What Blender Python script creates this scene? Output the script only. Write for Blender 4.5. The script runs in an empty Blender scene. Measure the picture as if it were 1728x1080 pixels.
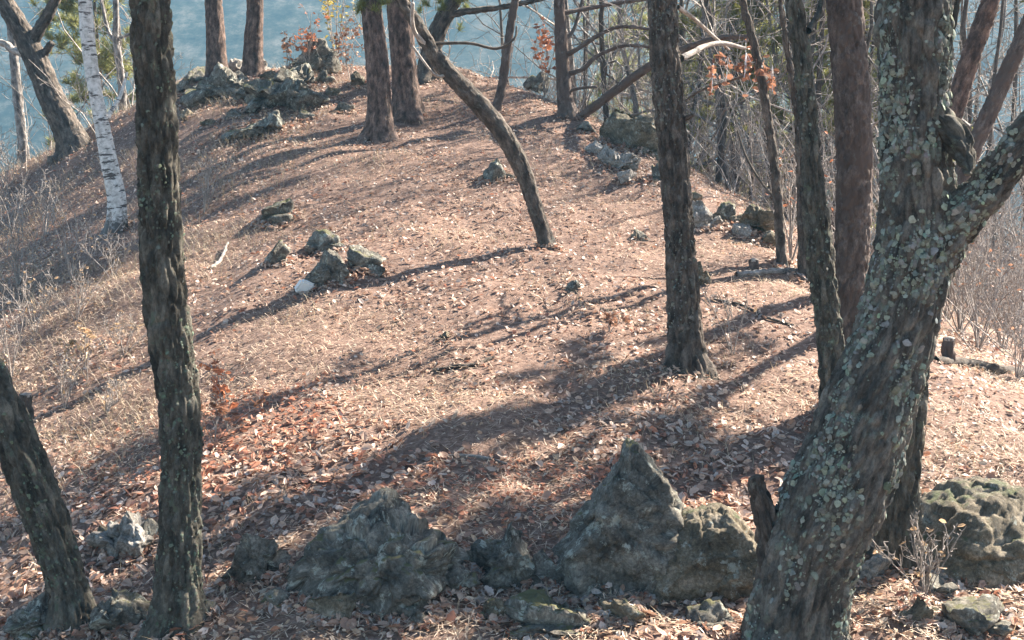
import bpy, math, random
import numpy as np
from mathutils import Vector

# ------------------------------------------------------------------ camera, sky, sun, exposure
scene = bpy.context.scene
F = 2086.0                      # focal length in photograph pixels (1728 wide)
PITCH = math.radians(8)
cam_data = bpy.data.cameras.new("camera")
cam_data.sensor_width = 36.0
cam_data.lens = 36.0 * F / 1728.0
cam_data.clip_start = 0.05
cam_data.clip_end = 3000
cam = bpy.data.objects.new("camera", cam_data)
scene.collection.objects.link(cam)
cam.location = (0, 0, 0)
cam.rotation_euler = (math.radians(90) - PITCH, 0, 0)
scene.camera = cam

SUN_EL, SUN_AZ = math.radians(38), math.radians(53)     # azimuth measured from +Y towards +X
sun_dir = Vector((math.sin(SUN_AZ) * math.cos(SUN_EL), math.cos(SUN_AZ) * math.cos(SUN_EL), math.sin(SUN_EL)))
world = bpy.data.worlds.new("World")
scene.world = world
world.use_nodes = True
wn, wl = world.node_tree.nodes, world.node_tree.links
wn.clear()
sky = wn.new("ShaderNodeTexSky")
sky.sky_type = 'NISHITA'
sky.sun_disc = False
sky.sun_elevation = SUN_EL
sky.sun_rotation = SUN_AZ
bg = wn.new("ShaderNodeBackground")
bg.inputs["Strength"].default_value = 0.056
wo = wn.new("ShaderNodeOutputWorld")
wl.new(sky.outputs[0], bg.inputs["Color"])
wl.new(bg.outputs[0], wo.inputs["Surface"])
sun_data = bpy.data.lights.new("sun", 'SUN')
sun_data.energy = 5.0
sun_data.angle = math.radians(0.53)
sun_data.color = (1.0, 0.9, 0.78)
sun = bpy.data.objects.new("sun", sun_data)
scene.collection.objects.link(sun)
sun.rotation_euler = (-sun_dir).to_track_quat('-Z', 'Y').to_euler()
scene.view_settings.view_transform = 'Standard'
scene.view_settings.look = 'None'
scene.view_settings.gamma = 1.0
scene.view_settings.use_curve_mapping = False
scene.view_settings.exposure = 2.48
HAZE_DENSITY = 0.00078
scene.cycles.max_bounces = 4
scene.cycles.diffuse_bounces = 2
scene.cycles.glossy_bounces = 1
scene.cycles.transmission_bounces = 2
scene.cycles.volume_bounces = 0
scene.cycles.use_denoising = True

rng = np.random.default_rng(7)
COL = scene.collection

# ------------------------------------------------------------------ noise and terrain
def hash3(ix, iy, iz, seed):
    n = (ix * 374761393 + iy * 668265263 + iz * 2147483647 + seed * 1274126177) & 0xffffffff
    n = ((n ^ (n >> 13)) * 1274126177) & 0xffffffff
    n = ((n ^ (n >> 16)) * 2246822519) & 0xffffffff
    return (n ^ (n >> 15)) & 0xffffffff

def noise3(x, y, z, seed=0):
    x, y, z = np.broadcast_arrays(np.asarray(x, float), np.asarray(y, float), np.asarray(z, float))
    xi, yi, zi = [np.floor(t).astype(np.int64) for t in (x, y, z)]
    xf, yf, zf = x - xi, y - yi, z - zi
    u, v, w = [t * t * t * (t * (t * 6 - 15) + 10) for t in (xf, yf, zf)]
    def g(dx, dy, dz):
        h = hash3(xi + dx, yi + dy, zi + dz, seed)
        return (((h & 1023) / 511.5 - 1) * (xf - dx) + (((h >> 10) & 1023) / 511.5 - 1) * (yf - dy)
                + (((h >> 20) & 1023) / 511.5 - 1) * (zf - dz))
    def L(a, b, t): return a + (b - a) * t
    return L(L(L(g(0,0,0), g(1,0,0), u), L(g(0,1,0), g(1,1,0), u), v),
             L(L(g(0,0,1), g(1,0,1), u), L(g(0,1,1), g(1,1,1), u), v), w)

def fbm(x, y, z, o=4, seed=0):
    s, a = 0, 1.0
    for i in range(o):
        s = s + a * noise3(x, y, z, seed + i * 17)
        x, y, z, a = x * 2.03, y * 2.03, z * 2.03, a * .5
    return s

def worley(x, y, z, seed=0):
    """distance to the border between cells, and a random number per cell"""
    sh = x.shape; x, y, z = x.ravel(), y.ravel(), z.ravel()
    xi, yi, zi = [np.floor(t).astype(np.int64) for t in (x, y, z)]
    f1 = np.full(x.shape, 9.0); f2 = f1.copy(); cid = np.zeros(x.shape)
    for a in (-1, 0, 1):
        for b in (-1, 0, 1):
            for c in (-1, 0, 1):
                h = hash3(xi + a, yi + b, zi + c, seed)
                d = np.sqrt((xi + a + (h & 1023) / 1023 - x) ** 2 + (yi + b + ((h >> 10) & 1023) / 1023 - y) ** 2 + (zi + c + ((h >> 20) & 1023) / 1023 - z) ** 2)
                near = d < f1
                f2 = np.where(near, f1, np.minimum(f2, d)); cid = np.where(near, ((h >> 7) & 255) / 255.0, cid); f1 = np.where(near, d, f1)
    return (f2 - f1).reshape(sh), cid.reshape(sh)

def sstep(a, b, t):
    t = np.clip((t - a) / (b - a), 0, 1)
    return t * t * (3 - 2 * t)

def ray(px, py):
    u, v = (px - 864) / F, (540 - py) / F
    c, s = math.cos(PITCH), math.sin(PITCH)
    return u, c + v * s, -s + v * c

PY = np.array([-80,-10,0,4,7,11,15,20,24,26.5,29,34,45,70,120,170,260,420.])
PZ = np.array([-6,-4.2,-3.7,-3.3,-2.85,-1.93,-1.0,.2,1.35,1.98,1.3,-1.5,-8,-20,-32,-12,44,78.])
XR_Y = np.array([-80,0,8,11,14,17,20,23,26,30.]); XR = np.array([7,6,5.2,4.4,3.8,3.1,2.2,0.9,-0.8,-2])
XL_Y = np.array([-80,0,8,12,18,22,26,30.]);       XL = np.array([-3.5,-3,-2.4,-2.6,-4.0,-5.2,-6.7,-6.5])
def interp_s(y, X, Y):
    return sum(np.interp(y + d, X, Y) for d in (-1, -.5, 0, .5, 1)) / 5

def ground_z(x, y):
    x = np.asarray(x, float); y = np.asarray(y, float)
    z = interp_s(y, PY, PZ)
    far = sstep(36, 70, y)
    tr = x - interp_s(y, XR_Y, XR); tl = interp_s(y, XL_Y, XL) - x
    sr = 0.5 * (tr + np.sqrt(tr * tr + 1.0)); sl = 0.5 * (tl + np.sqrt(tl * tl + 2.0))
    z = z - (14 * (1 - np.exp(-sr * 0.62 / 14)) + 13 * (1 - np.exp(-sl * 0.4 * (1 + .55 * sstep(14, 22, y)) / 13))) * (1 - far)
    z = z + (1 - far) * (0.16 * noise3(x * .35, y * .35, 3.1, 5) + 0.13 * noise3(x * 1.1, y * 1.1, 7.7, 6)
                         + 0.06 * noise3(x * 2.7, y * 2.7, 1.7, 7))
    z = z + far * (8 * noise3(x * .012, y * .012, .5, 9) + 2.5 * noise3(x * .04, y * .04, .5, 10))
    return z

def ground_n(x, y, e=0.06):
    gx = (ground_z(x + e, y) - ground_z(x - e, y)) / (2 * e)
    gy = (ground_z(x, y + e) - ground_z(x, y - e)) / (2 * e)
    n = np.stack([-gx, -gy, np.ones_like(gx)], -1)
    return n / np.linalg.norm(n, axis=-1, keepdims=True)

def hit(px, py, ymin=4.0, ymax=60):
    """the spot on the hillside that a place in the photograph shows"""
    dx, dy, dz = ray(px, py)
    t = np.arange(ymin, ymax, .03) / dy
    k = np.nonzero(dz * t < ground_z(dx * t, dy * t))[0]
    t = t[k[0]] if len(k) else 25.0 / dy
    return np.array([dx * t, dy * t, dz * t])

def at(px, py, Y):
    dx, dy, dz = ray(px, py)
    return np.array([dx * Y / dy, Y, dz * Y / dy])

# ------------------------------------------------------------------ mesh helpers
class Acc:
    """collects faces and links them as one mesh object"""
    def __init__(self): self.V, self.Q, self.T, self.co, self.col, self.n = [], [], [], [], [], 0
    def add(self, V, Q=None, T=None, co=None, col=None):
        V = np.asarray(V, float).reshape(-1, 3)
        if Q is not None and len(Q): self.Q.append(np.asarray(Q).reshape(-1, 4) + self.n)
        if T is not None and len(T): self.T.append(np.asarray(T).reshape(-1, 3) + self.n)
        self.V.append(V); self.n += len(V)
        self.co.append(V.copy() if co is None else np.asarray(co, float).reshape(-1, 3))
        self.col.append(np.ones((len(V), 3)) if col is None else np.asarray(col, float).reshape(-1, 3))
        return self
    def mesh(self, name, smooth=True):
        V = np.concatenate(self.V)
        Q = np.concatenate(self.Q) if self.Q else np.zeros((0, 4), int)
        T = np.concatenate(self.T) if self.T else np.zeros((0, 3), int)
        me = bpy.data.meshes.new(name)
        me.vertices.add(len(V)); me.vertices.foreach_set("co", V.astype(np.float32).ravel())
        loops = np.concatenate([Q.ravel(), T.ravel()]).astype(np.int32)
        me.loops.add(len(loops)); me.loops.foreach_set("vertex_index", loops)
        tot = np.concatenate([np.full(len(Q), 4), np.full(len(T), 3)]).astype(np.int32)
        me.polygons.add(len(tot))
        me.polygons.foreach_set("loop_start", np.concatenate([[0], np.cumsum(tot)[:-1]]).astype(np.int32))
        me.polygons.foreach_set("use_smooth", np.full(len(tot), smooth, dtype=bool))
        me.update(calc_edges=True)
        a = me.attributes.new("grow_co", 'FLOAT_VECTOR', 'POINT')
        a.data.foreach_set("vector", np.concatenate(self.co).astype(np.float32).ravel())
        c = me.attributes.new("tint", 'FLOAT_COLOR', 'POINT')
        cc = np.concatenate(self.col); cc = np.concatenate([cc, np.ones((len(cc), 1))], 1)
        c.data.foreach_set("color", cc.astype(np.float32).ravel())
        return me
    def build(self, name, mat, parent=None, smooth=True, loc=None):
        me = self.mesh(name, smooth); me.materials.append(mat)
        return link(name, me, parent, loc)

def link(name, data, parent=None, loc=None):
    o = bpy.data.objects.new(name, data); COL.objects.link(o)
    if parent is not None: o.parent = parent
    if loc is not None: o.location = loc
    return o

def tag(o, label=None, cat=None, group=None, kind=None):
    for k, v in (("label", label), ("category", cat), ("group", group), ("kind", kind)):
        if v: o[k] = v
    return o

def thing(name, label, cat, loc, group=None):
    return tag(link(name, None, None, tuple(loc)), label, cat, group)

def unit(v): return v / (np.linalg.norm(v, axis=-1, keepdims=True) + 1e-9)

def spline(P, n=24):
    """Catmull-Rom through rows of P (any columns)"""
    P = np.asarray(P, float)
    A = np.vstack([2 * P[0] - P[1], P, 2 * P[-1] - P[-2]])
    out = []
    t = np.linspace(0, 1, n, endpoint=False)[:, None]
    for i in range(len(P) - 1):
        a, b, c, d = A[i:i + 4]
        out.append(.5 * (2 * b + (c - a) * t + (2 * a - 5 * b + 4 * c - d) * t ** 2 + (3 * b - a - 3 * c + d) * t ** 3))
    return np.vstack(out + [P[-1:]])

def tube(pts, rad, sides, spacing, bark=None, seed=0, flare=0.0, z0=None, cap=True):
    """one bark-covered limb along pts; spacing is a number or a function of height"""
    D = spline(np.column_stack([pts, rad]))
    L = np.concatenate([[0], np.cumsum(np.linalg.norm(np.diff(D[:, :3], axis=0), axis=1))])
    s, S = 0.0, [0.0]
    while s < L[-1]:
        s += spacing(np.interp(s, L, D[:, 2])) if callable(spacing) else spacing
        S.append(min(s, L[-1]))
    S = np.array(S)
    C = np.stack([np.interp(S, L, D[:, k]) for k in range(4)], 1)
    P, R = C[:, :3], C[:, 3]
    T = unit(np.gradient(P, axis=0))
    ref = np.array([0.0, 1.0, 0.0])
    X = unit(ref - (T @ ref)[:, None] * T); Y = np.cross(T, X)
    th = np.linspace(0, 2 * math.pi, sides, endpoint=False)
    ct, st = np.cos(th)[None, :], np.sin(th)[None, :]
    N = X[:, None, :] * ct[..., None] + Y[:, None, :] * st[..., None]
    Rr = np.repeat(R[:, None], sides, 1)
    R0 = max(np.median(R), 1e-3)
    co = np.stack([ct * Rr, st * Rr, np.repeat(S[:, None], sides, 1)], -1)
    co = co + seed * 3.71
    r = Rr.copy(); cid = None
    if flare:
        h = np.maximum(P[:, 2] - (z0 if z0 is not None else P[0, 2]), -.1)[:, None]
        r = r * (1 + flare * np.exp(-h / (R0 * 1.25)) * (1 + .45 * np.sin(3 * th + seed)[None, :] + .3 * np.sin(5 * th + 2 * seed)[None, :]))
    if bark:
        x, y, z = co[..., 0], co[..., 1], co[..., 2]
        r = r * (1 + .09 * noise3(x * 2, y * 2, z * 1.1, 50 + seed))
        w = .012 * noise3(x * 9, y * 9, z * 5, 3); w2 = .08 * noise3(x * 6, y * 6, z * 4, 6)
        if bark == 'oak':
            e, cid = worley((x + w) * 25, (y - w) * 25, (z + w2) * 5.5, seed)
            b = np.abs(noise3((x - w) * 38, (y + w) * 38, z * 12, 2)); c = fbm(x * 60, y * 60, z * 40, 2, 12)
            r = r + (np.minimum(e * 3.0, 1) - .8) * .026 + (cid - .5) * .007 + (np.minimum(b * 4.5, 1) - .6) * .006 + c * .004
        elif bark == 'pine':
            e, cid = worley((x + w) * 17, (y - w) * 17, (z + w2) * 9, seed)
            b = np.abs(noise3(x * 32, y * 32, z * 20, 5))
            r = r + (np.minimum(e * 4, 1) - .8) * .015 + (cid - .5) * .008 + (np.minimum(b * 4, 1) - .6) * .004
        elif bark == 'lichen':
            a = noise3(x * 7, y * 7, z * 2.0, 8); c = fbm(x * 34, y * 34, z * 24, 3, 11)
            e, cid = worley((x + w) * 21, (y - w) * 21, (z + w2) * 5.5, seed)
            kn = np.maximum(noise3(x * 4.3, y * 4.3, z * 3.1, 15) - .25, 0)
            r = r + a * .03 + kn * .05 + (np.minimum(e * 3, 1) - .8) * .028 + (cid - .5) * .008 + c * .008
        elif bark == 'birch':
            r = r + noise3(x * 10, y * 10, z * 14, 8) * .006
    V = P[:, None, :] + N * r[..., None]
    n = len(S)
    i = np.arange(n - 1)[:, None] * sides; j = np.arange(sides)[None, :]; k = (j + 1) % sides
    Q = np.stack([i + j, i + k, i + sides + k, i + sides + j], -1).reshape(-1, 4)
    V = V.reshape(-1, 3); co = co.reshape(-1, 3)
    tube.tint = np.ones((len(V) + bool(cap), 3))
    if cid is not None: tube.tint[:n * sides] = (.62 + .8 * cid).reshape(-1, 1)      # every bark plate weathers to its own tone
    Tt = None
    if cap:
        V = np.vstack([V, P[-1] + T[-1] * R[-1] * .3]); co = np.vstack([co, co[-1]])
        b = (n - 1) * sides
        Tt = np.stack([b + j[0], b + k[0], np.full(sides, n * sides)], 1)
    return V, Q, Tt, co

def bulk(P, R, sides=3):
    """many thin limbs at once: P (N,K,3), R (N,K)"""
    N, K, _ = P.shape
    T = unit(np.gradient(P, axis=1))
    ref = np.where(np.abs(T[:, :1, 2:3]) > .8, np.array([1., 0, 0]), np.array([0, 0, 1.]))
    X = unit(np.cross(T, np.broadcast_to(ref, T.shape))); Y = np.cross(T, X)
    th = np.linspace(0, 2 * math.pi, sides, endpoint=False)
    V = P[:, :, None, :] + R[:, :, None, None] * (X[:, :, None, :] * np.cos(th)[:, None] + Y[:, :, None, :] * np.sin(th)[:, None])
    b = (np.arange(N) * K * sides)[:, None, None] + (np.arange(K - 1) * sides)[None, :, None]
    j = np.arange(sides)[None, None, :]; k = (j + 1) % sides
    Q = np.stack([b + j, b + k, b + sides + k, b + sides + j], -1).reshape(-1, 4)
    return V.reshape(-1, 3), Q

def grow(P, R, n, ln, spread, up=0.15, K=5, rr=.55, tmin=.25, wob=.25, taper=.25):
    """n side shoots on every limb of P"""
    N, K0, _ = P.shape
    m = N * n
    idx = np.repeat(np.arange(N), n)
    t = (tmin + (1 - tmin) * rng.random(m)) * (K0 - 1)
    a = np.minimum(t.astype(int), K0 - 2); f = (t - a)[:, None]
    start = P[idx, a] * (1 - f) + P[idx, a + 1] * f
    tan = unit(P[idx, a + 1] - P[idx, a])
    r0 = (R[idx, a] * (1 - f[:, 0]) + R[idx, a + 1] * f[:, 0]) * rr
    d = unit(tan * (1 - spread) + unit(rng.normal(size=(m, 3))) * spread + np.array([0, 0, up]))
    plen = np.linalg.norm(P[idx, -1] - P[idx, 0], axis=1)
    l = ln * plen * (.5 + .8 * rng.random(m)) * (1.15 - .6 * t / (K0 - 1))
    out = [start]
    for i in range(K - 1):
        d = unit(d + wob * rng.normal(size=(m, 3)) + np.array([0, 0, up * .4]))
        out.append(out[-1] + d * (l / (K - 1))[:, None])
    return np.stack(out, 1), r0[:, None] * np.linspace(1, taper, K)[None, :]

# ------------------------------------------------------------------ materials
def new_mat(name):
    m = bpy.data.materials.new(name); m.use_nodes = True
    nt = m.node_tree; nt.nodes.clear()
    out = nt.nodes.new("ShaderNodeOutputMaterial")
    p = nt.nodes.new("ShaderNodeBsdfPrincipled")
    nt.links.new(p.outputs[0], out.inputs["Surface"])
    return m, nt, p, out

def N(nt, kind, **kw):
    n = nt.nodes.new(kind)
    for k, v in kw.items():
        if k.startswith("i_"): n.inputs[k[2:].replace("_", " ")].default_value = v
        else: setattr(n, k, v)
    return n

def coords(nt, scale, attr=None):
    mp = N(nt, "ShaderNodeMapping"); mp.inputs["Scale"].default_value = scale
    if attr: src = N(nt, "ShaderNodeAttribute", attribute_name=attr).outputs["Vector"]
    else: src = N(nt, "ShaderNodeTexCoord").outputs["Object"]
    nt.links.new(src, mp.inputs["Vector"])
    return mp.outputs[0]

def noise(nt, vec, scale, detail=6, rough=.6):
    n = N(nt, "ShaderNodeTexNoise"); n.inputs["Scale"].default_value = scale
    n.inputs["Detail"].default_value = detail; n.inputs["Roughness"].default_value = rough
    nt.links.new(vec, n.inputs["Vector"]); return n.outputs["Fac"]

def ramp(nt, fac, stops):
    r = N(nt, "ShaderNodeValToRGB"); e = r.color_ramp.elements
    while len(e) < len(stops): e.new(.5)
    for el, (p, c) in zip(e, stops):
        el.position = p; el.color = (*c, 1) if len(c) == 3 else c
    nt.links.new(fac, r.inputs[0]); return r.outputs["Color"]

def mix(nt, fac, a, b, mode='MIX'):
    m = N(nt, "ShaderNodeMix", data_type='RGBA', blend_type=mode)
    for s, v in ((0, fac), (6, a), (7, b)):
        if hasattr(v, "is_linked"): nt.links.new(v, m.inputs[s])
        else: m.inputs[s].default_value = v if s == 0 else (*v, 1)
    return m.outputs[2]

def bump(nt, p, h, strength, dist):
    b = N(nt, "ShaderNodeBump"); b.inputs["Strength"].default_value = strength; b.inputs["Distance"].default_value = dist
    nt.links.new(h, b.inputs["Height"]); nt.links.new(b.outputs[0], p.inputs["Normal"])

W = lambda v: (v, v, v)
def bark_mat(name, dark, mid, pale, lichen, amount, stretch=.22, rough=.9, orange=None):
    m, nt, p, _ = new_mat(name)
    v = coords(nt, (1, 1, stretch), "grow_co"); v1 = coords(nt, (1, 1, .8), "grow_co")
    vf = coords(nt, (1, 1, .45), "grow_co")
    base = ramp(nt, noise(nt, vf, 14, 6, .65), [(.34, dark), (.5, mid), (.68, pale)])
    base = mix(nt, 1.0, base, ramp(nt, noise(nt, vf, 90, 8, .75), [(.34, W(.55)), (.5, W(.95)), (.66, W(1.35))]), 'MULTIPLY')
    base = mix(nt, 1.0, base, N(nt, "ShaderNodeAttribute", attribute_name="tint").outputs["Color"], 'MULTIPLY')
    if orange: base = mix(nt, ramp(nt, noise(nt, v1, 4.5, 4, .6), [(.42, W(0)), (.6, W(1))]), base, orange)
    lm = ramp(nt, noise(nt, v1, 10, 14, .78), [(.60 - amount, W(0)), (.66 - amount, W(1))])
    lc = mix(nt, noise(nt, v1, 40, 4), lichen, tuple(c * .55 for c in lichen))
    nt.links.new(mix(nt, lm, base, lc), p.inputs["Base Color"])
    p.inputs["Roughness"].default_value = rough
    p.inputs["Specular IOR Level"].default_value = .2
    bump(nt, p, noise(nt, vf, 48, 9, .8), 1.0, .02)
    return m

M = {}
M['oak'] = bark_mat("oak_bark", (.04, .036, .028), (.088, .079, .062), (.165, .148, .118), (.17, .195, .14), .04)
M['oak_brown'] = bark_mat("brown_oak_bark", (.05, .041, .033), (.105, .086, .07), (.19, .158, .13), (.24, .235, .195), .03)
M['pine'] = bark_mat("pine_bark", (.05, .038, .032), (.13, .09, .072), (.24, .165, .13), (.22, .2, .17), .0, .4)
M['red_pine'] = bark_mat("red_pine_bark", (.065, .045, .036), (.13, .1, .084), (.22, .175, .148), (.22, .2, .18), .02, .5, orange=(.12, .087, .07))
M['lichen'] = bark_mat("lichened_bark", (.04, .038, .032), (.115, .102, .085), (.18, .165, .135), (.23, .26, .205), .04, .35)
M['grey'] = bark_mat("grey_bark", (.09, .08, .075), (.22, .2, .18), (.42, .39, .36), (.34, .34, .3), .0)
M['twig'] = bark_mat("twig_bark", (.2, .165, .14), (.38, .33, .29), (.56, .5, .45), (.4, .4, .37), -.1)
M['dead'] = bark_mat("weathered_wood", (.25, .21, .18), (.42, .37, .32), (.6, .54, .48), (.4, .4, .36), -.1)

def birch():
    m, nt, p, _ = new_mat("birch_bark")
    v = coords(nt, (1, 1, 1), "grow_co"); vs = coords(nt, (1, 1, 5.5), "grow_co")
    c = ramp(nt, noise(nt, v, 18, 5), [(.35, (.36, .34, .31)), (.6, (.66, .63, .59))])
    k = ramp(nt, noise(nt, vs, 3.4, 6, .65), [(.55, W(0)), (.58, W(1))])
    k2 = ramp(nt, noise(nt, vs, 14, 3, .5), [(.66, W(0)), (.7, W(1))])
    c = mix(nt, k, c, (.07, .06, .055)); c = mix(nt, k2, c, (.16, .14, .12))
    # rough dark basal bark on the lowest hand's breadth of the stem
    vo = coords(nt, (1, 1, 1)); sp = N(nt, "ShaderNodeSeparateXYZ"); nt.links.new(vo, sp.inputs[0])
    ad = N(nt, "ShaderNodeMath", operation='MULTIPLY_ADD'); nt.links.new(noise(nt, v, 9, 6, .7), ad.inputs[0]); ad.inputs[1].default_value = .7; nt.links.new(sp.outputs["Z"], ad.inputs[2])
    c = mix(nt, ramp(nt, ad.outputs[0], [(.5, W(1)), (.62, W(0))]), c, (.085, .075, .065))
    nt.links.new(c, p.inputs["Base Color"]); p.inputs["Roughness"].default_value = .65
    bump(nt, p, noise(nt, vs, 20, 6), .4, .006)
    return m
M['birch'] = birch()

def rock_mat(name, a, b, c, lich, moss, lamt, mamt):
    m, nt, p, _ = new_mat(name)
    v = coords(nt, (1, 1, 1), "grow_co"); vt = coords(nt, (1, .6, 1.8), "grow_co")
    base = ramp(nt, noise(nt, vt, 5, 10, .7), [(.36, a), (.5, b), (.64, c)])  # stone tones, contrast raised to paint in dappled leaf shade
    base = mix(nt, 1.0, base, ramp(nt, noise(nt, v, 45, 8, .8), [(.34, W(.35)), (.5, W(.9)), (.68, W(1.7))]), 'MULTIPLY')
    lm = ramp(nt, noise(nt, v, 8, 12, .8), [(.6 - lamt, W(0)), (.645 - lamt, W(1))])
    base = mix(nt, lm, base, lich)
    geo = N(nt, "ShaderNodeNewGeometry"); sep = N(nt, "ShaderNodeSeparateXYZ"); nt.links.new(geo.outputs["Normal"], sep.inputs[0])
    mm = N(nt, "ShaderNodeMath", operation='MULTIPLY'); nt.links.new(noise(nt, v, 3.2, 8, .7), mm.inputs[0])
    mr = N(nt, "ShaderNodeMapRange"); mr.inputs["From Min"].default_value = -.3; mr.inputs["From Max"].default_value = .9
    nt.links.new(sep.outputs["Z"], mr.inputs["Value"]); nt.links.new(mr.outputs[0], mm.inputs[1])
    base = mix(nt, ramp(nt, mm.outputs[0], [(.5 - mamt, W(0)), (.58 - mamt, W(1))]), base, moss)
    nt.links.new(base, p.inputs["Base Color"]); p.inputs["Roughness"].default_value = .88
    p.inputs["Specular IOR Level"].default_value = .25
    bump(nt, p, noise(nt, v, 24, 12, .8), 1.0, .035)
    return m
M['rock'] = rock_mat("lichened_rock", (.075, .068, .055), (.165, .15, .122), (.3, .275, .225), (.42, .43, .36), (.13, .125, .06), .05, .02)
M['rock_brown'] = rock_mat("brown_rock", (.09, .075, .052), (.18, .148, .1), (.31, .265, .2), (.36, .38, .33), (.09, .10, .05), .03, 0)
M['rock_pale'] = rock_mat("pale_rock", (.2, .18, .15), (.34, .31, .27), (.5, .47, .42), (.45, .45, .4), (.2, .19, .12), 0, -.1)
M['white_stone'] = rock_mat("white_stone", (.68, .65, .6), (.76, .73, .68), (.82, .8, .75), (.75, .73, .69), (.7, .68, .64), -.2, -.3)

def leaf_mat(name, rough=.5, trans=.3, spec=.5):
    m, nt, p, out = new_mat(name)
    a = N(nt, "ShaderNodeAttribute", attribute_name="tint")
    v = coords(nt, (1, 1, 1))
    c = mix(nt, 1.0, a.outputs["Color"], ramp(nt, noise(nt, v, 60, 4), [(.3, W(.65)), (.7, W(1.15))]), 'MULTIPLY')
    nt.links.new(c, p.inputs["Base Color"]); p.inputs["Roughness"].default_value = rough
    p.inputs["Specular IOR Level"].default_value = spec
    tr = N(nt, "ShaderNodeBsdfTranslucent"); nt.links.new(c, tr.inputs["Color"])
    ms = N(nt, "ShaderNodeMixShader"); ms.inputs[0].default_value = trans
    nt.links.new(p.outputs[0], ms.inputs[1]); nt.links.new(tr.outputs[0], ms.inputs[2])
    nt.links.new(ms.outputs[0], out.inputs["Surface"])
    return m
M['leaf'] = leaf_mat("dry_leaf", .5, .3, .3)
M['thallus'] = leaf_mat("lichen_thallus", .9, .0, .1)
M['straw'] = leaf_mat("dry_straw", .55, .2, .4)
M['needle'] = leaf_mat("pine_needle", .5, .25, .4)

def ground_mat():
    m, nt, p, _ = new_mat("forest_floor")
    v = coords(nt, (1, 1, 1)); vs = coords(nt, (.8, 2.2, 1))
    c = ramp(nt, noise(nt, v, 14, 12, .8), [(.3, (.08, .055, .04)), (.48, (.2, .13, .1)), (.62, (.35, .245, .19)), (.78, (.48, .36, .29))])
    c2 = ramp(nt, noise(nt, vs, 30, 8, .8), [(.35, W(.55)), (.65, W(1.2))])
    c = mix(nt, 1.0, c, c2, 'MULTIPLY')
    # the far wooded slopes: dark grey-green and brown forest
    far = ramp(nt, noise(nt, v, .16, 14, .85), [(.36, (.012, .018, .016)), (.5, (.05, .055, .042)), (.64, (.17, .15, .12))])
    sep = N(nt, "ShaderNodeSeparateXYZ"); nt.links.new(v, sep.inputs[0])
    mr = N(nt, "ShaderNodeMapRange"); mr.inputs["From Min"].default_value = 38; mr.inputs["From Max"].default_value = 60
    nt.links.new(sep.outputs["Y"], mr.inputs["Value"])
    nt.links.new(mix(nt, mr.outputs[0], c, far), p.inputs["Base Color"])
    p.inputs["Roughness"].default_value = .95; p.inputs["Specular IOR Level"].default_value = .1
    bump(nt, p, noise(nt, v, 20, 10, .8), .8, .03)
    return m
M['ground'] = ground_mat()

# ------------------------------------------------------------------ the ground: one sheet with the knoll, the valley and the far mountainside
def axis(parts):
    return np.unique(np.round(np.concatenate([np.arange(a, b, s) for a, b, s in parts]), 4))
gx = axis([(-300, -60, 8), (-60, -20, 2), (-20, -9, .5), (-9, 7, .12), (7, 20, .5), (20, 60, 2), (60, 301, 8)])
gy = axis([(-60, -8, 4), (-8, 4.5, .5), (4.5, 29, .12), (29, 44, .5), (44, 100, 2), (100, 421, 4)])
GX, GY = np.meshgrid(gx, gy)
GZ = ground_z(GX, GY)
nx, ny = len(gx), len(gy)
i = (np.arange(ny - 1) * nx)[:, None]; j = np.arange(nx - 1)[None, :]
gacc = Acc().add(np.stack([GX, GY, GZ], -1), Q=np.stack([i + j, i + j + 1, i + nx + j + 1, i + nx + j], -1))
ground = tag(gacc.build("ground", M['ground']), kind="structure")

# ------------------------------------------------------------------ leaf litter
LEAF = np.array([[0, 0, 0], [.3, -.26, .05], [.72, -.2, .10], [1, 0, .04], [.72, .2, .10], [.3, .26, .05]])
def leaves_at(P, Nn, size, col, tilt=.35, curl=1.0):
    """one folded leaf on every point"""
    n = len(P)
    a = rng.random(n) * 2 * math.pi
    nn = unit(Nn + tilt * rng.normal(size=(n, 3)))
    t = np.stack([np.cos(a), np.sin(a), np.zeros(n)], -1)
    t = unit(t - (t * nn).sum(1)[:, None] * nn); b = np.cross(nn, t)
    L = LEAF[None] * np.stack([np.ones(n), .6 + .7 * rng.random(n), curl * (.2 + 2.6 * rng.random(n)) * rng.choice([1, 1, -1], n)], -1)[:, None, :]
    L = (L - np.array([.5, 0, 0])) * size[:, None, None]
    V = P[:, None, :] + L[..., :1] * t[:, None] + L[..., 1:2] * b[:, None] + L[..., 2:] * nn[:, None]
    k = (np.arange(n) * 6)[:, None]
    Q = np.concatenate([k + np.array([0, 1, 2, 3]), k + np.array([0, 3, 4, 5])])
    return V.reshape(-1, 3), Q, np.repeat(col, 6, 0)

PAL = np.array([[.49, .33, .24], [.58, .425, .325], [.38, .23, .16], [.25, .135, .09], [.39, .175, .11], [.44, .37, .32], [.66, .52, .43]])
def palette(n, w, jit=.18):
    w = np.array(w, float); c = PAL[rng.choice(len(PAL), n, p=w / w.sum())]
    return c * (1 + jit * rng.normal(size=(n, 1))).clip(.5, 1.5)

def scatter(n, x0, x1, y0, y1, pw=1.0, d0=9.0):
    x = rng.uniform(x0, x1, n); y = rng.uniform(y0, y1, n)
    k = rng.random(n) < np.minimum(1, (d0 / y) ** pw)
    k &= np.abs(x / y) < .52
    return x[k], y[k]

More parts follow.
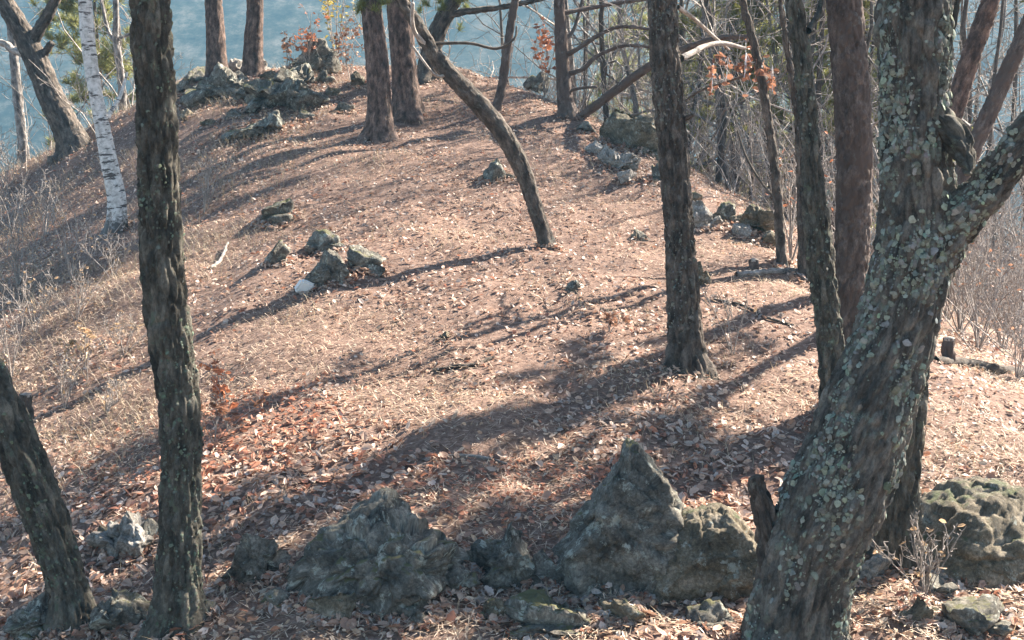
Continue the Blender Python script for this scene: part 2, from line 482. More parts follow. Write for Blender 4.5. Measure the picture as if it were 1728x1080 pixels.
x, y = scatter(330000, -11.5, 9, 5.6, 30)
dens = fbm(x * .55, y * .55, 2.2, 3, 31)
redzone = np.exp(-(((x + 2.3) / 1.0) ** 2 + ((y - 10.2) / .9) ** 2)) + np.exp(-(((x - .1) / .9) ** 2 + ((y - 8.9) / .55) ** 2))
fine = fbm(x * .42 + 9, y * .42, 4.4, 3, 57)          # where needles and grass lie instead of broad leaves
keep = rng.random(len(x)) < np.clip(.6 + .9 * dens + .35 * (y < 9.5) - .28 * sstep(0.0, .35, fine) + redzone, .1, 1)
x, y, redzone, fine = x[keep], y[keep], redzone[keep], fine[keep]
z = ground_z(x, y); n = len(x)
size = (.028 + .055 * rng.random(n) ** 1.6) * (1 + .45 * (y < 10) * rng.random(n)) * (1 - .3 * sstep(0, .3, fine))
col = palette(n, [3, 3, 2.2, 1.5, .9, 1.6, 1.4]) * (1 + .5 * fbm(x * .6, y * .6, 8.8, 3, 71))[:, None].clip(.6, 1.35)
col = col * (1 + sstep(0, .3, fine)[:, None] * np.array([.06, .07, -.04]))
red = rng.random(n) < np.clip(redzone * .9, 0, .85)
col[red] = np.array([.48, .215, .13]) * (1 + .25 * rng.normal(size=(red.sum(), 1))).clip(.5, 1.6)
V, Q, C = leaves_at(np.stack([x, y, z + .012 + .02 * rng.random(n)], -1), ground_n(x, y), size, col, .42)
tag(Acc().add(V, Q, col=C).build("leaf_litter", M['leaf'], smooth=False),
    "carpet of dry tan and brown fallen leaves over the hillside", "leaf litter", kind="stuff")

# fine straw: fallen pine needles and bits of grass
x, y = scatter(300000, -10, 7, 6, 29, 1.0, 10)
nn = fbm(x * .42 + 9, y * .42, 4.4, 3, 57); k = rng.random(len(x)) < np.clip(.35 + 1.6 * nn, .08, 1); x, y = x[k], y[k]
n = len(x); P = np.stack([x, y, ground_z(x, y) + .03], -1)
a = rng.random(n) * 2 * math.pi; l = .05 + .09 * rng.random(n); w = .0022 + .002 * rng.random(n)
d = np.stack([np.cos(a), np.sin(a), .25 * rng.normal(size=n)], -1); s = np.stack([-np.sin(a), np.cos(a), np.zeros(n)], -1)
V = np.stack([P - d * l[:, None] * .5 - s * w[:, None], P - d * l[:, None] * .5 + s * w[:, None], P + d * l[:, None] * .5], 1)
c = np.array([.6, .465, .34]) * (1 + .3 * rng.normal(size=(n, 1))).clip(.4, 1.6)
tag(Acc().add(V, T=np.arange(3 * n).reshape(-1, 3), col=np.repeat(c, 3, 0)).build("needle_litter", M['straw'], smooth=False),
    "thin fallen pine needles and straw strewn on the slope", "needle litter", kind="stuff")

# standing dry grass in loose patches
def grass(xs, ys, hs, name, label, tint=(.5, .4, .26)):
    n = len(xs); P = np.stack([xs, ys, ground_z(xs, ys) - .01], -1)
    a = rng.random(n) * 2 * math.pi; lean = .25 + .5 * rng.random(n)
    d = np.stack([np.cos(a) * lean, np.sin(a) * lean, np.ones(n)], -1); s = np.stack([np.cos(a + 1.2), np.sin(a + 1.2), np.zeros(n)], -1) * .0022
    m = P + d * hs[:, None] * .55; t = P + d * hs[:, None] * np.array([1.35, 1.35, .85])
    V = np.stack([P - s, P + s, m + s * .8, m - s * .8, t], 1); k = (np.arange(n) * 5)[:, None]
    c = np.array(tint) * (1 + .25 * rng.normal(size=(n, 1))).clip(.4, 1.6) * (1 - .35 * sstep(2.6, 4.2, -xs))[:, None]      # darker towards the left flank: its shade is put into the grass colour
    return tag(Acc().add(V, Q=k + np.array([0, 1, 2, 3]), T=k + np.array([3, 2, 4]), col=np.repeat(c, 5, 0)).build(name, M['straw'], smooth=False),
               label, "grass", kind="stuff")
x, y = scatter(130000, -11, 8, 6, 30, .6, 12)
k = rng.random(len(x)) < np.clip(1.6 * fbm(x * .7, y * .7, 9.2, 3, 91) + .12 + .42 * sstep(2.6, 4.2, -x), 0, 1)
x, y = x[k], y[k]
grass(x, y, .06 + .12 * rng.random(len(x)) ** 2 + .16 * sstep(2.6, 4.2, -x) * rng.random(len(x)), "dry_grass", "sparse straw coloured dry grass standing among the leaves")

# ------------------------------------------------------------------ trees
def px_path(path, Y, lean=0.0):
    P = np.array([at(p[0], p[1], Y) for p in path]); R = np.array([p[2] * .5 * Y / F for p in path])
    P[:, 1] += lean * (P[:, 2] - P[0, 2])
    return P, R

def needles_on(P, n, per, size, tint, acc, wid=.028):
    """sprays of needles round the outer ends of limbs P (N,K,3)"""
    idx = rng.integers(0, len(P), n); kk = P.shape[1]
    t = (.45 + .55 * rng.random(n)) * (kk - 1); a = np.minimum(t.astype(int), kk - 2); f = (t - a)[:, None]
    c = P[idx, a] * (1 - f) + P[idx, a + 1] * f
    ax = unit(P[idx, a + 1] - P[idx, a] + np.array([0, 0, .4]))
    C = np.repeat(c, per, 0); m = len(C)
    d = unit(np.repeat(ax, per, 0) * .7 + rng.normal(size=(m, 3)) * .6)
    l = size * (.6 + .7 * rng.random(m)); s = unit(np.cross(d, rng.normal(size=(m, 3)))) * (size * wid)
    V = np.stack([C - s, C + s, C + d * l[:, None]], 1)
    col = np.repeat(np.array(tint) * (1 + .3 * rng.normal(size=(n, 1))).clip(.45, 1.7), per * 3, 0)
    acc.add(V, T=np.arange(3 * m).reshape(-1, 3), col=col)

def crown(P, R, kind, root, mat, z_lo, dens=1.0, loc=np.zeros(3), leaves=0):
    """limbs and twigs (and needles) on the part of a stem above z_lo"""
    D = spline(np.column_stack([P, R])); D = D[D[:, 2] > z_lo]
    if len(D) < 6: return
    D = D[np.linspace(0, len(D) - 1, 12).astype(int)]
    p0, r0 = D[None, :, :3] - loc, D[None, :, 3]
    tw = Acc()
    if kind == 'bare':
        p1, r1 = grow(p0, r0, int(13 * dens), .42, .62, .25, 6, .55, .05, .22)
        p2, r2 = grow(p1, r1, 6, .5, .55, .15, 5, .6, .25, .25)
        p3, r3 = grow(p2, r2, 4, .55, .6, .1, 4, .6, .2, .25)
        for p, r in ((p1, r1), (p2, r2), (p3, r3)): tw.add(*bulk(p, np.maximum(r, .004), 4))
        br = tag(tw.build("branches", mat, root), kind="stuff")
        if leaves:  # brown leaves added high in the crown to throw dappled shade below
            A = p3
            q = A[rng.integers(0, len(A), leaves), rng.integers(1, 4, leaves)] + rng.normal(size=(leaves, 3)) * .05
            c = np.array([.36, .17, .09]) * (1 + .25 * rng.normal(size=(leaves, 1))).clip(.5, 1.5)
            V, Q, C = leaves_at(q, rng.normal(size=q.shape), .10 + .05 * rng.random(leaves), c, .3, 1.2)
            Acc().add(V, Q, col=C).build("withered_leaves", M['leaf'], br, smooth=False)["kind"] = "stuff"
    else:
        p1, r1 = grow(p0, r0, int(16 * dens), .5, .8, .12, 6, .4, .05, .2)
        p2, r2 = grow(p1, r1, 7, .4, .6, .15, 4, .5, .3, .25)
        for p, r in ((p1, r1), (p2, r2)): tw.add(*bulk(p, np.maximum(r, .006), 4))
        br = tag(tw.build("branches", mat, root), kind="stuff")
        na = Acc(); needles_on(p2, int(1500 * dens), 10, .22, (.15, .165, .05), na, .05)
        na.build("needles", M['needle'], br, smooth=False)["kind"] = "stuff"

def tree(name, label, path, mat, bark, base=None, Y=None, lean=0.0, top=None, height=6.0, drift=(0, 0), crown_kind=None, crown_from=1.0,
         dens=1.0, flare=.38, sides=None, limbs=(), leaves=0, seed=1, cat="tree", part="trunk", group=None):
    """path: (x, y, width) down the trunk in photograph pixels from its foot upwards, at the distance where its foot meets the ground"""
    if Y is None:
        b = hit(*(base or path[0][:2])); Y = b[1]
    P, R = px_path(path, Y, lean)
    gz = float(ground_z(P[0, 0], P[0, 1]))
    foot = np.array([P[0, 0] - (P[1, 0] - P[0, 0]) * .1, P[0, 1], min(gz, P[0, 2]) - .25])
    if P[0, 2] - gz > .25:
        foot = np.array([P[0, 0] + (P[0, 0] - P[1, 0]) * (P[0, 2] - gz) / max(P[1, 2] - P[0, 2], .05) * .6, P[0, 1], gz - .25])
    P = np.vstack([foot, P]); R = np.concatenate([[R[0] * 1.05], R])
    d = unit(P[-1] - P[-2]); n_in = len(P)
    if height > 0:
        ks = 5; q = P[-1].copy(); hh = height / ks
        for i in range(ks):
            d = unit(d * np.array([.75, .75, 1]) + np.array([drift[0], drift[1], .25]) * .3 + .06 * rng.normal(size=3))
            q = q + d * hh; P = np.vstack([P, q]); R = np.append(R, R[n_in - 1] * (1 - .8 * (i + 1) / ks))
    z_top = at(864, -30, Y)[2]
    z0 = min(gz, P[1, 2])
    loc = np.array([P[0, 0], P[0, 1], gz])
    root = thing(name, label, cat, loc, group)
    fine = max(.012, Y / 900)
    rmax = R.max()
    sd = sides or int(np.clip(2 * math.pi * rmax / fine, 16, 110))
    V, Q, T, co = tube(P, R, sd, lambda zz: fine * 1.4 if zz < z_top else .12, bark, seed, flare, z0)
    Acc().add(V - loc, Q, T, co, tube.tint).build(part, mat, root)
    for lm in limbs:
        lp, dy = lm[0], lm[1]; lmat = lm[2] if len(lm) > 2 else mat
        lP, lR = px_path(lp, Y); tt = np.linspace(0, 1, len(lP)); lP[:, 1] += dy * tt
        if lean: lP[:, 1] += lean * (lP[:, 2] - P[1, 2])
        s_ = int(np.clip(2 * math.pi * lR.max() / fine, 8, 80))
        V, Q, T, co = tube(lP, lR, s_, fine * 1.4, bark if lR.max() > .04 else None, seed + 3)
        Acc().add(V - loc, Q, T, co, tube.tint).build("branch", lmat, root)
    if crown_kind: crown(P[1:], R[1:], crown_kind, root, mat, P[n_in - 1, 2] + crown_from, dens, loc, leaves)
    return root, P, R

OK_ = M['oak']; 
OAK_A = tree("oak_tree", "tall straight furrowed oak trunk rising past the frame above the red leafed sapling",
     [(301,1045,84),(301,980,78),(304,880,73),(305,705,71),(290,600,72),(278,500,76),(270,350,69),(265,200,66),(258,100,65),(253,0,64)],
     OK_, 'oak', base=(302,1050), height=6, crown_kind='bare', crown_from=1.5, seed=1)
OAK_B = tree("oak_tree", "dark mossy trunk leaning out of the bottom left corner",
     [(128,1050,66),(113,980,64),(65,840,76),(15,715,72),(-30,620,66),(-80,520,62)],
     M['oak'], 'oak', base=(128,1050), height=6, drift=(-.4, 0), crown_kind='bare', crown_from=1.0, seed=2)
tree("forked_tree", "dark leaning forked tree at the far left edge of the knoll",
     [(128,252,48),(112,215,44),(85,160,42),(58,95,39),(30,40,32),(2,-5,30)], M['oak_brown'], 'oak', height=5, drift=(-.3, 0), crown_kind='bare', crown_from=.3, seed=3,
     limbs=[([(48,80,22),(72,46,19),(92,18,17),(108,-15,16),(118,-60,13)], -.4), ([(40,92,14),(18,84,13),(0,72,11),(-40,66,9)], .3, M['dead']),
            ([(72,92,16),(82,82,13),(90,72,11)], -.1)])
tree("birch_tree", "white birch with black marks, curved slim trunk on the left slope",
     [(196,392,33),(197,335,31),(184,272,28),(172,210,25),(160,150,23),(150,80,23),(143,0,22)], M['birch'], 'birch', height=5, crown_kind='bare', crown_from=.3, seed=4,
     limbs=[([(176,205,9),(186,185,8),(196,160,6),(204,120,4)], .3), ([(152,95,10),(134,60,8),(126,20,7),(120,-30,6)], .4)])
tree("slim_tree", "slim grey trunk with sunlit edge at the extreme left behind the forked tree",
     [(45,290,17),(34,200,16),(24,100,15),(15,0,14)], M['grey'], 'pine', Y=27, height=5, crown_kind='bare', crown_from=.2, seed=5)
tree("slim_tree", "slim grey tree splitting in a Y between birch and oak trunk",
     [(208,200,14),(204,130,13),(196,70,12),(196,30,10),(195,-10,9)], M['grey'], 'pine', Y=27.5, height=4, crown_kind='bare', crown_from=.2, seed=6,
     limbs=[([(198,72,8),(182,55,7),(172,22,6),(164,-15,5)], .2), ([(197,68,7),(215,60,6),(240,52,5),(262,30,4)], -.2)])
tree("pine_tree", "straight pine trunk on the rocky crest, left of the pair",
     [(366,118,33),(364,70,31),(360,0,29)], M['pine'], 'pine', height=8, crown_kind='pine', crown_from=2.5, seed=7, dens=.9)
tree("pine_tree", "straight pine trunk on the rocky crest, right of the pair beside the mossy boulder",
     [(427,104,32),(428,60,30),(430,0,27)], M['pine'], 'pine', height=8, crown_kind='pine', crown_from=2.5, seed=8, dens=.9)
PINE_A = tree("pine_tree", "thick red brown pine with its foot fully in view, front of the crest pair",
     [(642,228,43),(641,180,40),(637,110,38),(631,55,36),(624,0,34)], M['pine'], 'pine', height=7.5, crown_kind='pine', crown_from=1.4, seed=9, dens=1.1)
tree("pine_tree", "dark pine trunk just behind and right of the thick crest pine",
     [(688,192,45),(685,150,42),(679,80,40),(672,0,40)], M['pine'], 'pine', height=7, crown_kind='pine', crown_from=1.4, seed=10, dens=1.1)
tree("leaning_tree", "slender dark tree leaning far left, rooted mid slope and casting a long shadow",
     [(924,418,26),(915,385,25),(900,340,28),(885,295,30),(868,258,32),(842,216,32),(800,167,32),(752,117,29),(722,75,25),(700,35,22),(672,-10,20)],
     M['oak_brown'], 'pine', height=4.5, drift=(-.1, .1), crown_kind='pine', crown_from=1.3, dens=2.0, seed=11, flare=.35,
     limbs=[([(735,88,9),(705,62,8),(698,40,7),(700,10,6)], -.3, M['dead']), ([(760,122,7),(742,130,5),(728,120,4),(700,82,4)], -.3, M['dead']),
            ([(722,74,6),(790,72,5),(838,80,5),(868,62,4),(872,40,3)], .3)])
DARK = tree("dark_tree", "dark forked trunk on the crest behind the leaning tree with horizontal limb",
     [(722,118,32),(728,85,32),(742,45,29),(758,14,26),(778,-20,22)], M['oak_brown'], 'oak', Y=24.5, height=5, drift=(.4, 0), crown_kind='pine', crown_from=.3, seed=12,
     limbs=[([(748,28,14),(790,20,11),(840,15,9),(895,6,8),(950,-6,7),(1010,-25,6)], -.5)], dens=1.6)
tree("young_pine", "thin reddish young pine bent at the foot on the crest",
     [(836,190,15),(846,150,15),(853,105,16),(860,55,14),(869,0,13)], M['red_pine'], 'pine', height=5, crown_kind='pine', crown_from=2.0, seed=13, dens=2.2)
tree("red_pine", "red barked pine at the right end of the crest with arching dead limbs",
     [(958,196,30),(953,160,26),(950,120,23),(947,70,21),(943,0,18)], M['red_pine'], 'pine', height=6, crown_kind='pine', crown_from=1.4, seed=14, dens=1.0,
     limbs=[([(955,93,9),(980,80,8),(1012,60,7),(1045,50,6),(1090,56,5),(1130,66,4)], -.9), ([(958,125,9),(985,116,8),(1005,97,7),(1045,81,6),(1085,82,5),(1125,92,4)], -.6),
            ([(948,22,9),(985,14,8),(1040,2,7),(1100,-8,5)], .5), ([(958,153,6),(982,149,5),(1005,148,4)], -.3), ([(950,70,7),(968,50,6),(978,20,5),(988,-15,5)], .5)])
OAK_C = tree("oak_tree", "sturdy grey oak trunk with flared foot standing alone right of the middle",
     [(1160,622,62),(1158,585,56),(1153,500,55),(1145,380,51),(1138,280,51),(1130,190,51),(1122,90,49),(1117,0,47)], M['oak_brown'], 'oak',
     height=6, crown_kind='bare', crown_from=.6, seed=15, dens=1.5, leaves=900,
     limbs=[([(1152,200,9),(1160,198,8),(1168,194,5)], -.12), ([(1150,98,11),(1178,84,10),(1200,72,9),(1240,62,8),(1290,68,6)], .9, M['dead']), ([(1144,12,8),(1180,26,7),(1215,44,6),(1260,70,4)], .9, M['dead'])])
SLIM = tree("slim_tree", "slim dark tree with hanging rust leaves between middle oak and right trunks",
     [(1320,452,19),(1316,390,16),(1309,300,16),(1296,200,15),(1282,120,14),(1266,50,13),(1253,0,12)], M['oak_brown'], 'pine', height=4.5, crown_kind='bare', crown_from=.1, seed=16, leaves=900,
     limbs=[([(1313,340,5),(1290,310,4),(1268,268,4),(1255,220,3)], .4), ([(1278,110,5),(1250,130,4),(1190,150,4),(1160,170,3)], .3)], dens=1.2)
tree("oak_tree", "narrow dark trunk just behind the tall one with ragged furrows, forking low",
     [(1362,468,32),(1360,420,29),(1356,350,22),(1352,290,16),(1346,200,13),(1336,130,11),(1322,40,9),(1315,-10,8)], M['oak_brown'], 'oak', height=3, crown_kind='bare', crown_from=.1, seed=17, leaves=900)
OAK_D = tree("oak_tree", "tall dark ragged furrowed trunk left of the reddish pine by the lichened tree",
     [(1408,735,50),(1406,660,47),(1400,560,44),(1388,470,46),(1380,390,45),(1370,290,34),(1364,200,30),(1352,90,30),(1341,0,28)], M['oak'], 'oak',
     height=5, crown_kind='bare', crown_from=.8, seed=18, leaves=900, limbs=[([(1364,52,12),(1378,35,10),(1392,18,9),(1402,-10,8)], .3)], dens=1.2)
tree("red_pine", "reddish brown scaly pine trunk between the dark furrowed oak and lichened tree",
     [(1418,705,58),(1425,600,58),(1434,470,60),(1440,360,58),(1441,260,60),(1437,150,60),(1430,70,59),(1424,0,58)], M['red_pine'], 'pine', height=6, crown_kind='pine', crown_from=1.2, seed=19, dens=1.5)
big, bP, bR = tree("lichened_tree", "massive leaning tree with pale green lichen and a forking limb at right",
     [(1335,1120,165),(1345,1040,152),(1362,950,158),(1400,850,178),(1440,760,170),(1475,660,152),(1512,560,134),(1535,470,132),(1548,380,126),(1546,290,116),(1544,190,112),(1543,90,118),(1546,0,122)],
     M['lichen'], 'lichen', Y=7.0, height=5, crown_kind='bare', crown_from=.8, seed=20, flare=.3, sides=150,
     limbs=[([(1555,440,112),(1592,385,88),(1632,335,70),(1676,275,62),(1712,215,58),(1760,140,54),(1830,40,48),(1900,-90,40)], -.5),
            ([(1335,1040,70),(1308,960,54),(1295,890,44),(1286,840,38),(1278,808,32)], .05, M['oak_brown']),
            ([(1522,172,34),(1556,188,46),(1584,214,48),(1602,246,42),(1606,276,26),(1603,290,12)], -.30, M['oak'])])
tree("oak_tree", "dark second trunk standing close behind the lichened tree, showing at its right foot",
     [(1515,955,64),(1512,880,70),(1522,800,66),(1532,700,62),(1540,600,56),(1545,500,52),(1548,380,48),(1556,250,44),(1575,150,34),(1596,60,26),(1612,-10,20)], M['oak'], 'oak', height=4, crown_kind='bare', crown_from=.5, seed=21)
tree("leaning_pine", "dark trunk slanting up to the right behind the lichened fork",
     [(1520,480,36),(1555,360,34),(1590,255,33),(1612,180,33),(1640,90,32),(1672,0,30)], M['pine'], 'pine', Y=14.5, height=5, crown_kind='pine', crown_from=.8, seed=22, dens=1.1)
tree("leaning_pine", "reddish trunk slanting up to the upper right corner above the lichened limb",
     [(1545,480,30),(1590,370,29),(1625,290,28),(1665,200,28),(1705,110,27),(1745,20,26),(1790,-60,24)], M['red_pine'], 'pine', Y=13.5, height=5, drift=(.3, 0), crown_kind='pine', crown_from=1.2, seed=23, dens=1.0)

def spray(root, spots, Y):
    """tufts of green needles hanging at the end of a low twig"""
    loc = np.array(root.location); s_ = Y / F
    for px, py, w in spots:
        c = at(px, py, Y) - loc
        P = c + np.cumsum(rng.normal(size=(6, 4, 3)) * w * s_ * .2, 1); P[:, 0] = c + np.array([0, 0, w * s_ * .6])
        a = Acc(); a.add(*bulk(P, np.full((6, 4), .006), 3), col=np.tile([.2, .14, .1], (72, 1))); needles_on(P, 60, 16, .15, (.24, .26, .08), a)
        a.build("needle_spray", M['needle'], root, smooth=False)["kind"] = "stuff"
spray(PINE_A[0], [(612, 8, 30), (636, 14, 34), (655, 4, 30)], PINE_A[1][1, 1]); spray(DARK[0], [(735, 8, 34), (762, 10, 34), (785, 0, 30)], DARK[1][1, 1])

def lichen(root, n, tint, thresh, rad=(.008, .026), seed=0):
    """crusts of lichen: small lobed rosettes standing just proud of the bark"""
    a = Acc()
    for ch in [c for c in root.children if c.name.split(".")[0] in ("trunk", "branch")]:
        me = ch.data; nv = len(me.vertices); V = np.zeros(nv * 3, np.float32); Nn = np.zeros(nv * 3, np.float32)
        me.vertices.foreach_get("co", V); me.vertex_normals.foreach_get("vector", Nn); V = V.reshape(-1, 3).astype(float); Nn = Nn.reshape(-1, 3).astype(float)
        if nv < 4000: continue
        W3 = V + np.array(root.location)
        m = fbm(V[:, 0] * 4, V[:, 1] * 4, V[:, 2] * 2.2 + seed, 3, 200 + seed) + .15 * rng.normal(size=nv)
        ok = np.nonzero((m > thresh) & (W3[:, 2] < .16 * W3[:, 1]) & (Nn[:, 1] < .35))[0]
        if len(ok) < 10: continue
        k = rng.choice(ok, min(int(n * min(1, nv / 40000)), len(ok)), replace=False); q = len(k)
        nn = unit(Nn[k] + .15 * rng.normal(size=(q, 3))); t = unit(np.cross(nn, rng.normal(size=(q, 3)))); b = np.cross(nn, t)
        ro = rad[0] + (rad[1] - rad[0]) * rng.random(q) ** 2.2; S_ = 9; th = np.linspace(0, 2 * math.pi, S_, endpoint=False)
        rr_ = ro[:, None] * (.7 + .6 * rng.random((q, S_)))
        rim = V[k][:, None] + nn[:, None] * .002 + rr_[..., None] * (np.cos(th)[None, :, None] * t[:, None] + 1.25 * np.sin(th)[None, :, None] * b[:, None])
        ctr = V[k] + nn * (.005 + ro * .12)[:, None]
        i0 = (np.arange(q) * (S_ + 1))[:, None]; j0 = np.arange(S_)[None]
        T = np.stack([i0 + j0, i0 + (j0 + 1) % S_, np.broadcast_to(i0 + S_, (q, S_))], -1)
        col = np.array(tint) * (1 + .22 * rng.normal(size=(q, 1))).clip(.5, 1.5) * (1 + .05 * rng.normal(size=(q, 3)))
        a.add(np.concatenate([rim, ctr[:, None]], 1), T=T, col=np.repeat(col, S_ + 1, 0))
    if a.n: tag(a.build("lichen", M['thallus'], [c for c in root.children if c.name.split('.')[0] == 'trunk'][0]), kind="stuff")
lichen(big, 5200, (.19, .207, .168), .07, (.004, .02), 1)
lichen(OAK_A[0], 1500, (.125, .14, .105), .14, (.004, .013), 2); lichen(OAK_B[0], 1300, (.125, .145, .1), .14, (.004, .013), 3)
lichen(OAK_C[0], 1300, (.17, .165, .14), .14, (.005, .015), 4); lichen(OAK_D[0], 1000, (.14, .15, .12), .16, (.004, .014), 5)

# ------------------------------------------------------------------ rocks
import bmesh
_ico = {}; ROCKS = []
def ico(sub):
    if sub not in _ico:
        bm = bmesh.new(); bmesh.ops.create_icosphere(bm, subdivisions=sub, radius=1)
        _ico[sub] = (np.array([v.co[:] for v in bm.verts]), np.array([[v.index for v in f.verts] for f in bm.faces])); bm.free()
    V, T = _ico[sub]; return V.copy(), T

def rock(label, px, py, w, h, mat='rock', deep=.8, sub=4, seed=0, peak=0.0, skew=0.0, cuts=9, rough=.12, Y=None, rot=None, name="rock", sink=.3, group=None, cat="rock", outline=None, chunks=None, chips=1.0):
    """px, py: middle of the rock's foot in the photograph; w, h: its size there in pixels"""
    b = hit(px, py) if Y is None else at(px, py, Y)
    Yb = b[1]; s = Yb / F
    rs = np.random.default_rng(seed + 100)
    f = seed * 7.3
    frame = np.linalg.qr(rs.normal(size=(3, 3)))[0]
    nrms = unit(np.concatenate([frame, -frame, unit(frame[0] + frame[1])[None], -unit(frame[0] + frame[2])[None], unit(frame[1] - frame[2])[None]]))
    def block(sub_, k):
        B, T_ = ico(sub_)
        for _ in range(k):
            nrm = unit(nrms[rs.integers(0, len(nrms))] + .28 * rs.normal(size=3)); c = .34 + .42 * rs.random()
            d = B @ nrm - c; B = B - np.maximum(d, 0)[:, None] * nrm
        return B / np.abs(B).max(0), T_
    V, T = block(sub, 16)
    t = np.clip((V[:, 2] + 1) / 2, 0, 1); tp = 1 - peak * t
    V[:, 0] = V[:, 0] * tp + skew * t; V[:, 1] *= tp
    if outline:                                            # (height, left edge, right edge) of a slab-like main block
        V, T = ico(sub); V = V / (np.abs(V) ** 7).sum(1)[:, None] ** (1 / 7)
        for _ in range(7):
            nrm = unit(nrms[rs.integers(0, len(nrms))] + .3 * rs.normal(size=3)); d = V @ nrm - (.95 + .3 * rs.random()); V = V - np.maximum(d, 0)[:, None] * nrm
        O = np.array(outline); t = (V[:, 2] + 1) / 2; lo, hi = np.interp(t, O[:, 0], O[:, 1]), np.interp(t, O[:, 0], O[:, 2])
        V[:, 1] = V[:, 1] * (.35 + .65 * (hi - lo) / 2) + .25 * t; V[:, 0] = (lo + hi) / 2 + (hi - lo) / 2 * V[:, 0]
    parts = [V]; tris = [T]; nv = len(V)
    for k in range({3: 0, 4: 2, 5: 5, 6: 6}[sub] if chunks is None else chunks):
        B, T_ = block(sub - 1, 12); sz = .22 + .33 * rs.random()
        a = rs.random() * 6.283; zz = -.7 + .9 * rs.random(); rr_ = (.85 - .2 * rs.random()) * (1 - peak * (zz + 1) / 2) * math.sqrt(max(0, 1 - zz * zz * .7))
        B = B * sz * np.array([1.15, 1, .9 + .5 * rs.random()]) + np.array([math.cos(a) * rr_ + skew * (zz + 1) / 2, math.sin(a) * rr_, zz])
        parts.append(B); tris.append(T_ + nv); nv += len(B)
    V = np.concatenate(parts); T = np.concatenate(tris)
    V = V - (V.max(0) + V.min(0)) / 2
    V = V / np.abs(V).max(0) * np.array([w * s * .5, w * s * .5 * deep, h * s / (2 - 2 * sink)])
    co = V + f
    r = max(w * s, h * s); q = 1.0 / r
    nd = np.stack([fbm(V[:, 0] * q * 7 + f + i_ * 5, V[:, 1] * q * 7, V[:, 2] * q * 7, 4, seed + 2 + i_) for i_ in range(3)], 1)
    cr = np.minimum(np.abs(noise3(V[:, 0] * q * 5 + f, V[:, 1] * q * 5, V[:, 2] * q * 5, seed + 9)) * 7, 1) - 1
    nrm0 = unit(V / np.array([w * s * .5, w * s * .5 * deep, h * s * .5]) ** 2)
    Vb = V @ frame * np.array([1.0, 1.0, 1.9]) * q                                   # chips follow the bedding
    e1, c1 = worley(Vb[:, 0] * 4.5 + f, Vb[:, 1] * 4.5, Vb[:, 2] * 4.5, seed); e2, c2 = worley(Vb[:, 0] * 11 + f, Vb[:, 1] * 11, Vb[:, 2] * 11, seed + 1)
    chip = (c1 - .5) * .085 + (np.minimum(e1 * 5, 1) - 1) * .03 + (c2 - .5) * .035 + (np.minimum(e2 * 4, 1) - 1) * .012
    V = V + nd * r * rough * .12 + nrm0 * ((cr * rough * .1 + chip * chips) * r)[:, None]
    if rot is None: rot = rs.random() * .8 - .4
    c_, s_ = math.cos(rot), math.sin(rot)
    V[:, :2] = V[:, :2] @ np.array([[c_, s_], [-s_, c_]])
    gz = float(ground_z(b[0], Yb + w * s * deep * .2))
    loc = (b[0], Yb + w * s * deep * .2, b[2] + h * s / (2 - 2 * sink) * (1 - 2 * sink))
    o = Acc().add(V, T=T, co=co).build(name, M[mat], None, smooth=(sub >= 4), loc=loc)
    ROCKS.append(o)
    return tag(o, label, cat, group)

rock("big pointed lichened boulder in the lower middle", 1040, 990, 232, 248, 'rock', .8, 6, 8, .5, .25, 8, .13, sink=.2, rot=.08, name="boulder", chunks=0, chips=.75,
     outline=[(0, -1, .92), (.2, -1, .92), (.36, -.88, .97), (.52, -.6, 1.0), (.66, -.34, .98), (.78, -.14, .8), (.88, .02, .62), (1, .16, .36)])
rock("low dark rounded boulder between the pointed boulder and lichened trunk", 1190, 1000, 200, 140, 'rock_brown', .8, 6, 31, .15, 0, 8, .09, name="boulder", chunks=2, chips=.6,
     outline=[(0, -1, 1), (.4, -1, 1), (.7, -.85, .92), (.9, -.55, .75), (1, -.3, .5)])
rock("small craggy rock left of the pointed boulder", 862, 990, 140, 115, 'rock', .8, 5, 5, .3, .1, 7, .16)
rock("broad mossy rock at the bottom, left of centre", 640, 1000, 300, 150, 'rock', .8, 6, 6, .35, -.1, 8, .13, name="boulder", chunks=4, chips=.9,
     outline=[(0, -1, 1), (.3, -.98, .95), (.55, -.85, .62), (.75, -.62, .35), (.9, -.3, .15), (1, -.1, .05)])
rock("small dark knob of rock left of the broad mossy rock", 440, 975, 105, 85, 'rock', .8, 5, 7, .4, 0, 8, .12)
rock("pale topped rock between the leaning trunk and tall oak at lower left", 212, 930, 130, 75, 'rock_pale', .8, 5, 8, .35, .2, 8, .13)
rock("large flat topped boulder at the right edge of the bottom", 1668, 962, 290, 128, 'rock_brown', .9, 6, 9, .25, .05, 7, .12, name="boulder", chunks=2, chips=.6,
     outline=[(0, -1, 1), (.35, -1, 1), (.6, -.8, 1), (.85, -.45, .95), (1, -.1, .8)])
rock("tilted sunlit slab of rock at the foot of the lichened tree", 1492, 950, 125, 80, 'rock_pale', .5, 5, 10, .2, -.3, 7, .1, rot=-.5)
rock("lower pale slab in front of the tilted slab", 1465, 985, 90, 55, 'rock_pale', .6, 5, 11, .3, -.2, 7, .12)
rock("grey rock in the bottom left corner", 60, 1075, 130, 70, 'rock', .8, 5, 12, .3, 0, 8, .13)
rock("half buried grey rock along the bottom between the two left trunks", 215, 1060, 140, 60, 'rock', .8, 5, 13, .3, 0, 8, .13)
rock("dark low rock along the bottom below the small craggy rock", 930, 1070, 200, 60, 'rock', .8, 5, 14, .3, 0, 8, .13)
rock("flat rock along the bottom right corner", 1640, 1070, 190, 60, 'rock', .8, 5, 15, .3, 0, 8, .13)
